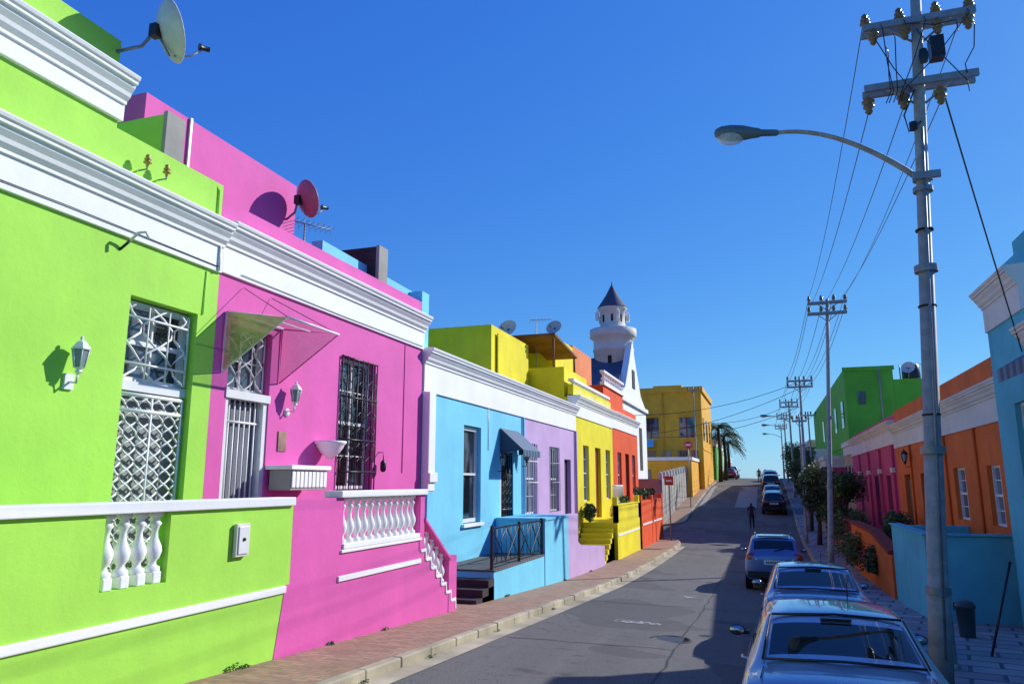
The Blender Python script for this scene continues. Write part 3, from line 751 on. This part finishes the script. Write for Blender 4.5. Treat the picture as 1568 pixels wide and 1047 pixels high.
b.box(X+.14,X+.32,PY-.14,PY+.06,6.05,6.38,BLACK); b.lathe([(.05,0),(.07,.1),(.05,.2)],(X+.02,PY-.2,5.95),BLACK,8)
for i in range(9):
    a=random.uniform(-.7,.7); c=random.uniform(-.7,.7); z0=random.choice((5.45,5.7,6.4)); z1=random.choice((6.35,6.55,6.75))
    b.path([(X+a,PY-.1,z0),(X+a*.9,PY-.25,z0+.1),(X+(a+c)/2,PY-.3,(z0+z1)/2-.12),(X+c,PY-.22,z1-.15),(X+c,PY-.1,z1)],.008,BLACK,5)
b.path([(X-.12,PY-.1,5.6),(X-.3,PY-.15,5.2),(X-.25,PY-.12,4.95),(X-.08,PY-.1,5.1)],.012,BLACK,5)
b.path([(2.0,PY-.13,-2.2),(cx(5),PY-.11,5)],.02,STEEL,6)
b.lathe([(.05,0),(.05,.12)],(cx(4.95)-.1,PY-.05,5.0),BLACK,8)
for z in (-1.6,-.4,.9,2.4,3.5): b.lathe([(.118,-.012),(.118,.012)],(cx(z),PY,z),DARK,14)
b.done()
E2,e2,cx2=pole('power_pole',2.15,32.5,7.5,.65,(6.9,7.35),.1,.75)
E3,e3,_=pole('power_pole',2.3,52,6.9,.1,(6.2,6.6),.1,.8)
E4,e4,_=pole('power_pole',2.25,72,7.4,0,(6.8,7.2),.1,.8,((2.25,72,5.4),(.6,72,6.0),(-.3,72,6.05)))
E5,e5,_=pole('power_pole',2.25,92,8.0,0,(7.3,7.7),.1,.8,((2.25,92,6),(.6,92,6.6),(-.3,92,6.65)))
E6,e6,_=pole('power_pole',2.25,112,8.2,0,(7.5,7.9),.1,.8,((2.25,112,6.2),(.6,112,6.8),(-.3,112,6.85)))
E7,e7,_=pole('power_pole',1.9,46,3.9,.05,(3.5,),.07,.4)
E8,e8,_=pole('power_pole',3.4,64,5.6,0,(5.3,),.08,.6)
pole('power_pole',-6.6,76.5,9.6,0,(9.2,),.09,.6)
b=B('overhead_wires')
def wire(p,q,sag,r=.011):
    pts=[]
    for i in range(13):
        t=i/12; w=Vector(p).lerp(Vector(q),t); w.z-=sag*4*t*(1-t); pts.append(w)
    b.path(pts,r,BLACK,4,False)
for k in (0,1,2): wire(e1[k],e2[k],.35,.008)
for k in (4,7): wire(e1[k],e2[k],.4,.008)
for A,C in ((e2,e3),(e3,e4),(e4,e5),(e5,e6)):
    for k in range(8):
        if k!=5: wire(A[k],C[k],.4,.012)
wire((cx(5.6)+.3,PY,5.6),(4.55,15.6,2.35),.05,.012)
wire((-7.9,54,3.4),e3[3],.5,.016); wire((-7.9,54,3.2),(2.3,52,4.9),.6,.016); wire((-6,78,6),e4[2],.6,.02); wire((-9,50,4.5),e3[1],.6,.016)
b.done()

# ------------------------------------------------------------------ satellite dishes / antennas
def dish(name,c,nrm,r,mount,m):
    b=B(name); c=Vector(c); nrm=Vector(nrm).normalized()
    prof=[(0,0),(r*.3,.015),(r*.6,.06),(r*.85,.115),(r,.16),(r*1.02,.165),(r,.15),(r*.85,.1),(r*.6,.045),(r*.3,.0),(0,-.012)]
    b.lathe(prof,c,m,28,nrm)
    down=Vector((0,0,-1))-nrm*(-nrm.z); down.normalize()
    p0=c+down*r*.85+nrm*.08; lnb=c+nrm*r*1.3+down*r*.6
    b.path([p0,(p0+lnb)/2+down*.05,lnb],.013,STEEL,6); b.path([c+down*r*.2-nrm*.03,p0-nrm*.06],.015,STEEL,6)
    b.lathe([(.035,-.06),(.035,.04),(.05,.05),(.05,.08)],lnb,BLACK,10,(-nrm)+Vector((0,0,.3)))
    b.path([Vector(mount),Vector(mount).lerp(c,.6)-Vector((0,0,.1)),c-nrm*.06],.022,STEEL,8)
    q=c-nrm*.05; b.box(q.x-.06,q.x+.05,q.y-.06,q.y+.05,q.z-.09,q.z+.08,BLACK)
    return b.done()
DW=paint('dish_grey',(205,210,205),.45,var=.2); DP=paint('dish_red',(190,105,130),.45,var=.2)
dish('satellite_dish',(-7.2,6.8,5.82),(.55,.85,.4),.4,(-7.68,6.6,5.5),DW)
dish('satellite_dish',(-8.1,11.3,5.29),(.5,.9,.4),.36,(-8.5,11.45,5.0),DP)
dish('satellite_dish',(-10.2,29.5,6.45),(-.1,-.8,.4),.42,(-10.0,29.8,5.85),DW)
dish('satellite_dish',(-9.7,35.2,7.6),(-.1,-.8,.4),.4,(-9.8,35.4,7.1),DW)
dish('satellite_dish',(9.9,57.8,7.9),(-.3,-.8,.4),.45,(9.9,58.1,7.2),DW)
def yagi(name,x,y,z,h,L,ax=(1,.2)):
    b=B(name); b.path([(x,y,z),(x,y,z+h)],.018,STEEL,6)
    a=Vector((ax[0],ax[1],0)).normalized(); n=Vector((-a.y,a.x,0)); p=Vector((x,y,z+h))
    b.path([p-a*L*.3,p+a*L*.7],.012,STEEL,5)
    for i in range(8):
        q=p+a*L*(-.3+i/7); w=.28-.015*i; b.path([q-n*w,q+n*w],.006,STEEL,4)
        b.path([q-Vector((0,0,w*.6)),q+Vector((0,0,w*.6))],.005,STEEL,4)
    b.done()
yagi('tv_antenna',-8.4,11.9,3.9,1.15,.8,(.6,1)); yagi('tv_antenna',-9.7,32,4.8,2.6,1.0,(1,.1)); yagi('tv_antenna',10.9,60,7.2,1.3,.8)

# ------------------------------------------------------------------ signs
E=empty('no_entry_sign'); b=B('post',E); zz=gp(43.2); b.path([(-5.3,43.2,zz),(-5.3,43.2,.45)],.035,STEEL,8); b.done()
b=B('plate',E,.004); b.box(-5.55,-5.05,43.12,43.15,-.15,.35,REDP); b.box(-5.46,-5.14,43.1,43.118,.04,.15,WPAINT); b.done()
E=empty('stop_sign'); b=B('post',E); b.path([(-5.95,62,-2.1),(-5.95,62,3.2)],.035,STEEL,8); b.done()
b=B('plate',E); b.lathe([(.38,0),(.38,.03)],(-5.95,61.95,3.0),REDP,8,(0,-1,0),False); b.lathe([(.33,0),(.33,.006)],(-5.95,61.915,3.0),WPAINT,8,(0,-1,0),False); b.lathe([(.31,0),(.31,.006)],(-5.95,61.908,3.0),REDP,8,(0,-1,0),False); b.box(-6.15,-5.75,61.89,61.9,2.93,3.07,WPAINT); b.done()

b=B('litter_bin'); z=gp(16)-.19
b.lathe([(.13,0),(.16,.5),(.18,.51),(.18,.55),(.15,.6),(.07,.64),(0,.64)],(3.3,16.2,z),paint('bin_grey',(70,78,80),.5),16); b.path([(3.12,16.2,z+.45),(3.12,16.2,z+.58),(3.22,16.2,z+.62)],.012,BLACK,5); b.done()
b=B('metal_bollard'); b.lathe([(.05,0),(.05,1.5),(.06,1.52),(.0,1.6)],(2.35,12.6,gp(12.6)-.19),STEEL,12); b.lathe([(.09,0),(.09,.05),(.05,.07)],(2.35,12.6,gp(12.6)-.19),STEEL,12); b.done()
b=B('leaning_rod'); b.path([(3.15,14.0,gp(14)-.19),(3.7,14.6,-1.3)],.02,BLACK,8); b.ball((3.7,14.6,-1.3),.03,BLACK); b.done()

# ------------------------------------------------------------------ vegetation
def leaves(b,c,r,n,m,s=.12):
    c=Vector(c)
    for _ in range(n):
        d=Vector((random.gauss(0,1),random.gauss(0,1),random.gauss(0,1))).normalized()*(random.random()**.4)
        p=c+Vector((d.x*r[0],d.y*r[1],d.z*r[2]))
        a=Vector((random.uniform(-1,1),random.uniform(-1,1),random.uniform(-.6,.6))).normalized()
        t=a.cross(Vector((random.uniform(-1,1),random.uniform(-1,1),random.uniform(-1,1)))).normalized()
        k=s*random.uniform(.6,1.3)
        b.add([p-a*k,p+t*k*.45,p+a*k,p-t*k*.45],[(0,1,2,3)],m)
LF=leafmat('foliage',(.02,.045,.012),(.07,.12,.03)); LF2=leafmat('foliage_light',(.05,.1,.02),(.1,.18,.04))
FLW=paint('red_flowers',(200,30,50),.6)
BARK=plaster('bark',(95,75,60),.3)
def tree(name,x,y,h,r,zb):
    E=empty(name); b=B('trunk',E)
    b.path([(x,y,zb),(x+.08,y,zb+h*.3),(x-.05,y+.1,zb+h*.55)],[.14,.1,.07],BARK,8)
    cs=[]
    for i in range(11):
        t=i*2.4; q=Vector((x+r*.65*math.cos(t)*random.uniform(.3,1),y+r*.65*math.sin(t)*random.uniform(.3,1),zb+h*random.uniform(.42,.92)))
        b.path([(x,y,zb+h*.3),(Vector((x,y,zb+h*.5))+q)/2,q],[.06,.04,.015],BARK,5); cs.append(q)
    b.done()
    l=B('foliage',E)
    for q in cs: leaves(l,q,(r*.45,r*.45,h*.14),330,random.choice((LF,LF,LF2)),.09)
    l.done(False)
tree('street_tree',2.5,45,4.3,1.15,gp(45)-.2); tree('street_tree',2.5,52.5,4.2,1.1,gp(52)-.2); tree('street_tree',2.5,60,4.8,1.2,gp(60)-.2); tree('street_tree',3.0,68,4.6,1.2,gp(68)-.2)
tree('street_tree',3.3,39.5,4.0,1.3,gp(40)-.2); tree('street_tree',2.8,84,4.8,1.4,gp(84)-.2); tree('street_tree',2.7,76,4.2,1.3,gp(76)-.2); tree('street_tree',-7.8,93.6,4.6,1.2,gp(93)-.2)
tree('garden_tree',-12.6,17.8,3.2,1.4,3.0)
def bush(name,x,y,z,r,fl=False,n=200,s=.07):
    b=B(name)
    for i in range(6): leaves(b,(x+random.uniform(-.5,.5)*r[0],y+random.uniform(-.5,.5)*r[1],z+random.uniform(-.3,.4)*r[2]),(r[0]*.55,r[1]*.55,r[2]*.55),n,random.choice((LF,LF2)),s)
    if fl: leaves(b,(x,y,z+r[2]*.3),(r[0],r[1],r[2]*.6),70,FLW,.06)
    b.done(False)
bush('flower_bed_plant',2.9,30.5,-2.4,(.6,1.3,.9),True); bush('flower_bed_plant',3.0,26.8,-2.4,(.4,.9,.6),True); bush('shrub',2.8,36,-2.2,(.7,1.6,1.2)); bush('shrub',4.2,29.5,-1.6,(.5,1.2,.7)); bush('shrub',3.9,37,-1.7,(.6,1.6,.8))
bush('potted_plants',-6.3,39.5,-.6,(.3,1.6,.45)); bush('potted_plants',-6.4,43,-.6,(.3,1.4,.4),True); bush('potted_plants',-6.3,34,-.8,(.3,1.3,.3)); bush('potted_plants',-7.2,31.2,-1.2,(.3,.5,.5)); bush('hedge',-6.6,80,1.0,(.5,2.5,.8))
b=B('weeds')
for (y,k) in ((7.55,.06),(7.75,.035),(9.6,.03),(11.2,.03),(17.2,.04),(22.5,.03),(26,.04)): leaves(b,(XS+.03,y,gp(y)+k*.5),(.05,k*3,k),60,LF2,.02)
for y in (8.1,9.9,12.6,16.2): leaves(b,(-4.56,y,zr(-4.6,y)+.02),(.04,.12,.02),40,LF2,.015)
b.done(False)
def palm(name,x,y,h,zb,L):
    E=empty(name); b=B('trunk',E); b.path([(x,y,zb),(x+.1,y,zb+h*.5),(x,y,zb+h)],[.28,.2,.18],BARK,8); b.done()
    l=B('fronds',E)
    for i in range(28):
        t=i*2.4; el=random.uniform(-.1,1.2); d=Vector((math.cos(t),math.sin(t),0)); s=Vector((-d.y,d.x,0)); prev=None
        for j in range(14):
            u=(j+1)/14; p=Vector((x,y,zb+h))+d*L*u*math.cos(el*.6)+Vector((0,0,L*(math.sin(el)*u-u*u*.9)))
            for sg in (-1,1):
                w=L*.26*math.sin(math.pi*min(1,u*.9+.1)); e=p+s*sg*w+Vector((0,0,-w*.5))+d*.08
                l.add([p,p+d*.13,e],[(0,1,2)],random.choice((LF,LF2)))
            if prev: l.path([prev,p],.025,LF,4,False)
            prev=p
    l.done(False)
palm('palm_tree',-4.9,97,5.6,.2,2.7); palm('palm_tree',-5.0,108,5.0,.5,2.5); palm('palm_tree',-5.3,93,6.6,0,2.6)

# ------------------------------------------------------------------ cars
def car(name,x,y,body,kind='sedan',scl=1.0):
    E=empty(name)
    if kind=='sedan':
        S=[(0,.42,.66,.78,.66,.60,.84),(.05,.30,.80,.90,.755,.68,.975),(.16,.24,.84,.95,.79,.70,1.02),(.40,.2,.855,.965,.80,.70,1.035),(.50,.2,.86,.965,.80,.69,1.05),
           (.56,.2,.86,.965,.80,.685,1.075),(1.18,.2,.86,.96,.80,.605,1.375),(1.28,.2,.86,.96,.80,.59,1.41),(1.5,.2,.86,.96,.80,.59,1.43),(2.05,.2,.86,.95,.80,.595,1.445),(2.15,.2,.86,.95,.80,.595,1.445),
           (2.6,.2,.86,.945,.80,.585,1.425),(2.78,.2,.86,.94,.80,.58,1.39),(2.86,.2,.86,.94,.80,.585,1.36),(3.38,.2,.86,.92,.79,.67,1.06),(3.48,.2,.86,.90,.78,.68,1.0),
           (3.9,.22,.85,.84,.76,.66,.91),(4.15,.25,.80,.74,.70,.60,.78),(4.25,.35,.68,.62,.6,.5,.66)]
        rg=(.56,1.18); ws=(2.86,3.38); sg=(1.15,3.2)
    else:
        S=[(0,.5,.70,1.0,.68,.60,1.06),(.05,.34,.82,1.04,.79,.66,1.12),(.09,.3,.85,1.05,.80,.665,1.16),(.12,.3,.86,1.05,.81,.665,1.2),(.30,.26,.87,1.06,.82,.62,1.56),(.38,.24,.87,1.06,.82,.62,1.60),
           (.8,.24,.88,1.06,.82,.64,1.64),(1.6,.24,.88,1.05,.82,.64,1.65),(1.7,.24,.88,1.05,.82,.64,1.65),(2.5,.24,.88,1.04,.82,.63,1.62),(2.62,.24,.88,1.04,.82,.63,1.58),(3.1,.24,.88,1.02,.82,.69,1.15),(3.2,.24,.88,1.0,.82,.7,1.08),
           (3.9,.26,.87,.95,.80,.7,1.0),(4.1,.3,.82,.85,.74,.64,.88),(4.2,.4,.7,.7,.62,.5,.74)]
        rg=(.12,.30); ws=(2.62,3.1); sg=(.45,2.95)
    def ring(a):
        yy,zb,w,zt,wb,wr,zr_=a
        h=[(0,zb),(w*.8,zb),(w*.97,zb+.1),(w,zb+(zt-zb)*.45),(w*.985,zb+(zt-zb)*.78),(wb,zt),(wr+.035,zr_-.075),(wr-.04,zr_-.03),(wr*.5,zr_-.006),(0,zr_)]
        L=[(X,yy,Z) for X,Z in h]; Rr=[(-X,yy,Z) for X,Z in h[1:-1]][::-1]
        return L+Rr
    b=B('body',E); rings=[ring(a) for a in S]; n=len(rings[0])
    V=[p for r_ in rings for p in r_]; 
    for k in range(len(S)-1):
        ya,yb=S[k][0],S[k+1][0]
        for j in range(n):
            q=(k*n+j,k*n+(j+1)%n,(k+1)*n+(j+1)%n,(k+1)*n+j); jj=j if j<9 else n-1-j
            m=body
            if jj==5 and ya>=sg[0] and yb<=sg[1] and not (abs(yb-ya)<.11 and ya>1.6): m=CARGL
            if jj in(7,8) and ((abs(ya-rg[0])<.02) or (abs(ya-ws[0])<.02)): m=CARGL
            if jj in (0,): m=DARK
            b.f.append(list(q)); b.m.append(b.mi(m)); b.sm.append(True)
    b.v=[Vector(p) for p in V]
    for base in (0,(len(S)-1)*n): b.f.append([base+j for j in range(n)]); b.m.append(b.mi(body)); b.sm.append(True)
    o=b.done(); s_=o.modifiers.new('sub','SUBSURF'); s_.levels=2; s_.render_levels=2
    L=S[-1][0]
    d=B('details',E)
    zt=.72 if kind=='sedan' else .95
    for sx in (-1,1):
        d.ball((sx*.66,.09,zt+.03),(.16,.075,.095 if kind=='sedan' else .17),REDL,14)
        d.ball((sx*.53,.045,zt),(.06,.04,.05),WPAINT,10)
        yy=3.1 if kind=='sedan' else 2.85; zz=.98 if kind=='sedan' else 1.08
        d.ball((sx*.96,yy,zz),(.1,.05,.062),BLACK,14); d.ball((sx*.96,yy-.03,zz),(.085,.025,.048),CHROME,14); d.path([(sx*.82,yy+.02,zz-.03),(sx*.9,yy+.02,zz-.03)],.022,BLACK,6)
        for wy in (.78,L-.85):
            d.lathe([(.0,0),(.14,.0),(.15,.02),(.21,.02),(.215,.0),(.29,.0),(.305,.03),(.305,.17),(.29,.2),(0,.2)],(sx*.885,wy,.305),RUBBER,24,(-sx,0,0))
            d.lathe([(0,-.012),(.05,-.012),(.19,.005),(.2,.012)],(sx*.885,wy,.305),CHROME,16,(-sx,0,0))
            d.lathe([(.36,.0),(.36,.02),(.305,.02)],(sx*.868,wy,.31),BLACK,24,(-sx,0,0))
        d.path([(sx*.872,1.2,.62),(sx*.872,L-1,.6)],.013,BLACK,5)
        d.path([(sx*.82,2.0,.84),(sx*.875,2.05,.84),(sx*.875,2.18,.84)],.014,body,5)
    if kind=='sedan':
        d.box(-.7,.7,-.03,.12,.38,.40,BLACK); d.box(-.26,.26,-.012,.02,.62,.74,WPAINT)
        for i in range(7): d.box(-.2+i*.06,-.165+i*.06,-.018,-.01,.65,.71,BLACK)
        d.path([(-.62,.565,1.07),(0,.545,1.09),(.62,.565,1.07)],.012,BLACK,6)
        d.path([(-.55,1.2,1.372),(0,1.21,1.395),(.55,1.2,1.372)],.012,BLACK,6)
        for sx in(-1,1): d.path([(sx*.645,.58,1.065),(sx*.565,1.19,1.365)],.010,BLACK,6); d.path([(sx*.64,.48,1.02),(sx*.66,.14,.985)],.006,BLACK,4)
        d.box(-.12,.12,.02,.05,.8,.83,CHROME); d.box(-.13,.13,1.1,1.13,1.345,1.365,DARK)
        d.path([(.2,2.2,1.44),(.2,2.12,1.62)],.005,BLACK,4)
    else:
        d.box(-.78,.78,-.08,.1,.42,.6,BLACK); d.box(-.3,.3,-.03,.01,.8,.93,WPAINT)
        for i in range(8): d.box(-.24+i*.06,-.205+i*.06,-.037,-.028,.83,.9,BLACK)
        d.path([(0,.08,1.2),(.3,.13,1.26)],.012,BLACK,5); d.box(-.45,.45,.3,.4,1.6,1.63,BLACK)
        for sx in (-1,1): d.path([(sx*.55,.7,1.67),(sx*.55,2.3,1.67)],.018,BLACK,6)
    d.done()
    sl=(zr(x,y+4)-zr(x,y))/4
    E.matrix_world=Matrix.Translation((x,y,zr(x,y)+.0))@Matrix.Rotation(math.atan(sl),4,'X')@Matrix.Scale(scl,4)
    return E
SILV=paint('silver_blue_car_paint',(172,176,200),.28,.55,coat=1,var=.02)
SILB=paint('blue_grey_car_paint',(136,156,194),.28,.55,coat=1,var=.02)
BLU3=paint('steel_blue_car_paint',(104,124,170),.28,.5,coat=1,var=.02)
BLKC=paint('black_car_paint',(20,22,26),.2,.2,coat=1)
REDC=paint('red_car_paint',(190,20,25),.3,.2,coat=1)
WHC=paint('white_car_paint',(225,228,230),.3,0,coat=1)
car('parked_car',.47,5.95,SILV,'sedan',.92); car('parked_car',.62,12.5,SILB,'sedan',.97); car('parked_car',.05,24.4,BLU3,'suv')
car('parked_car',.35,60,BLKC,'suv'); car('parked_car',.35,67,SILB); car('parked_car',.3,77,BLKC,'suv'); car('parked_car',.3,86,SILV,'suv'); car('parked_car',-4.6,100,REDC); car('parked_car',.2,95,WHC); car('parked_car',-4.6,108,WHC,'suv')

# ------------------------------------------------------------------ people
def person(name,x,y,shirt,pants,face,h=1.72,step=.22):
    k=h/1.72
    P=[(0,0,.95),(0,0,1.12),(0,0.01,1.33),(0,.02,1.45),(0,.03,1.53),(0,.035,1.62),(0,.03,1.70)]
    rad=[(.15,.1),(.13,.095),(.165,.105),(.09,.07),(.052,.055),(.078,.095),(.06,.07)]
    Ed=[(i,i+1) for i in range(6)]
    for sx in (-1,1):
        st=step*sx; o=len(P)
        P+=[(sx*.09,0,.9),(sx*.1,st*.45+.05,.5),(sx*.1,st-.02*0,.09),(sx*.11,st+.16,.035)]; rad+=[(.095,.1),(.06,.065),(.042,.045),(.04,.03)]
        Ed+=[(0,o),(o,o+1),(o+1,o+2),(o+2,o+3)]
        o=len(P); P+=[(sx*.19,0,1.4),(sx*.235,-st*.4,1.14),(sx*.235,-st*.7+.1,.9),(sx*.235,-st*.75+.13,.83)]; rad+=[(.06,.055),(.043,.043),(.03,.03),(.035,.02)]
        Ed+=[(3,o),(o,o+1),(o+1,o+2),(o+2,o+3)]
        hb=o+3; hp=P[hb]
        for f in range(4):
            q=len(P); yy=hp[1]-.03+f*.02; ln=(.07,.08,.075,.06)[f]
            P+=[(hp[0],yy,hp[2]-.04),(hp[0]-sx*.012,yy,hp[2]-.04-ln)]; rad+=[(.009,.009),(.008,.008)]; Ed+=[(hb,q),(q,q+1)]
        q=len(P); P+=[(hp[0]-sx*.01,hp[1]+.045,hp[2]-.03)]; rad+=[(.009,.009)]; Ed+=[(hb,q)]
    me=bpy.data.meshes.new(name); me.from_pydata([tuple(c*k for c in p) for p in P],Ed,[])
    o=bpy.data.objects.new(name+'_tmp',me); col.objects.link(o)
    o.modifiers.new('skin','SKIN')
    for i,v in enumerate(me.skin_vertices[0].data): v.radius=(rad[i][0]*k,rad[i][1]*k); v.use_root=(i==0)
    s_=o.modifiers.new('sub','SUBSURF'); s_.levels=1
    dg=bpy.context.evaluated_depsgraph_get(); dg.update()
    nm=bpy.data.meshes.new_from_object(o.evaluated_get(dg)); bpy.data.objects.remove(o)
    SK=paint('skin',(140,95,70),.5); HR=paint('hair',(25,18,15),.7)
    nm.materials.clear()
    for m in (shirt,pants,SK,HR,BLACK): nm.materials.append(m)
    for p in nm.polygons:
        c=p.center/k; p.use_smooth=True
        if c.z>1.52: p.material_index=3 if (c.z>1.68 or c.y<.01) else 2
        elif abs(c.x)>.19 and c.z<1.2: p.material_index=2
        elif c.z>.95: p.material_index=0
        elif c.z<.07: p.material_index=4
        else: p.material_index=1
    ob=bpy.data.objects.new(name,nm); col.objects.link(ob)
    ob.location=(x,y,zr(x,y)); ob.rotation_euler=(0,0,face)
    f=B('face')
    f.ball((0,.125*k,1.60*k),(.014,.02,.025),SK,8)
    for sx in (-1,1): f.ball((sx*.03,.115*k,1.63*k),.011,BLACK,8); f.ball((sx*.082,.03,1.61*k),(.012,.022,.03),SK,8)
    f.ball((0,.115*k,1.555*k),(.025,.008,.007),REDL,8)
    fo=f.done(); fo.parent=ob
person('pedestrian',-1.15,53,paint('navy_cloth',(35,40,60),.8),paint('dark_trousers',(28,28,32),.8),0)
person('pedestrian',-.9,92,paint('grey_cloth',(95,95,105),.8),paint('blue_jeans',(50,60,90),.8),math.pi)
person('pedestrian',-.2,90,paint('red_cloth',(150,40,40),.8),paint('dark_trousers',(28,28,32),.8),math.pi)

# ------------------------------------------------------------------ light, sky, camera
sd=Vector((1,1.15,.9)).normalized()
el=math.asin(sd.z); az=math.atan2(sd.x,sd.y)
L=bpy.data.lights.new('sun','SUN'); L.energy=5.0; L.angle=R(.5); L.color=(1,.98,.93)
so=bpy.data.objects.new('sun',L); col.objects.link(so); so.rotation_euler=(-sd).to_track_quat('-Z','Y').to_euler()
w=bpy.data.worlds.new('World'); sc.world=w; w.use_nodes=True; nt=w.node_tree; nt.nodes.clear()
o=nt.nodes.new('ShaderNodeOutputWorld'); bg=nt.nodes.new('ShaderNodeBackground'); sk=nt.nodes.new('ShaderNodeTexSky')
sk.sky_type='NISHITA'; sk.sun_disc=False; sk.sun_elevation=el; sk.sun_rotation=az; sk.air_density=1.0; sk.dust_density=.2; sk.ozone_density=4; sk.altitude=200
hs=nt.nodes.new('ShaderNodeHueSaturation'); hs.inputs['Saturation'].default_value=1.22
nt.links.new(sk.outputs[0],hs.inputs['Color'])
sp=nt.nodes.new('ShaderNodeSeparateColor'); cb=nt.nodes.new('ShaderNodeCombineColor'); nt.links.new(hs.outputs[0],sp.inputs[0])
ST=.12
for i,(a,g) in enumerate(((.40,.76),(.68,.72),(.95,.32))):
    v=mth(nt,'MULTIPLY',sp.outputs[i],ST); v=mth(nt,'MAXIMUM',v,.0001); v=mth(nt,'POWER',v,g); v=mth(nt,'MULTIPLY',v,a/ST)
    nt.links.new(v,cb.inputs[i])
nt.links.new(cb.outputs[0],bg.inputs[0]); nt.links.new(bg.outputs[0],o.inputs[0]); bg.inputs[1].default_value=ST
cam=bpy.data.cameras.new('camera'); cam.sensor_width=36; cam.lens=25.94; cam.clip_end=6000; cam.clip_start=.1
co=bpy.data.objects.new('camera',cam); col.objects.link(co); co.location=(0,0,0); co.rotation_euler=(R(100.77),0,R(18.8)); sc.camera=co
sc.view_settings.view_transform='Standard'; sc.view_settings.look='None'; sc.view_settings.exposure=0
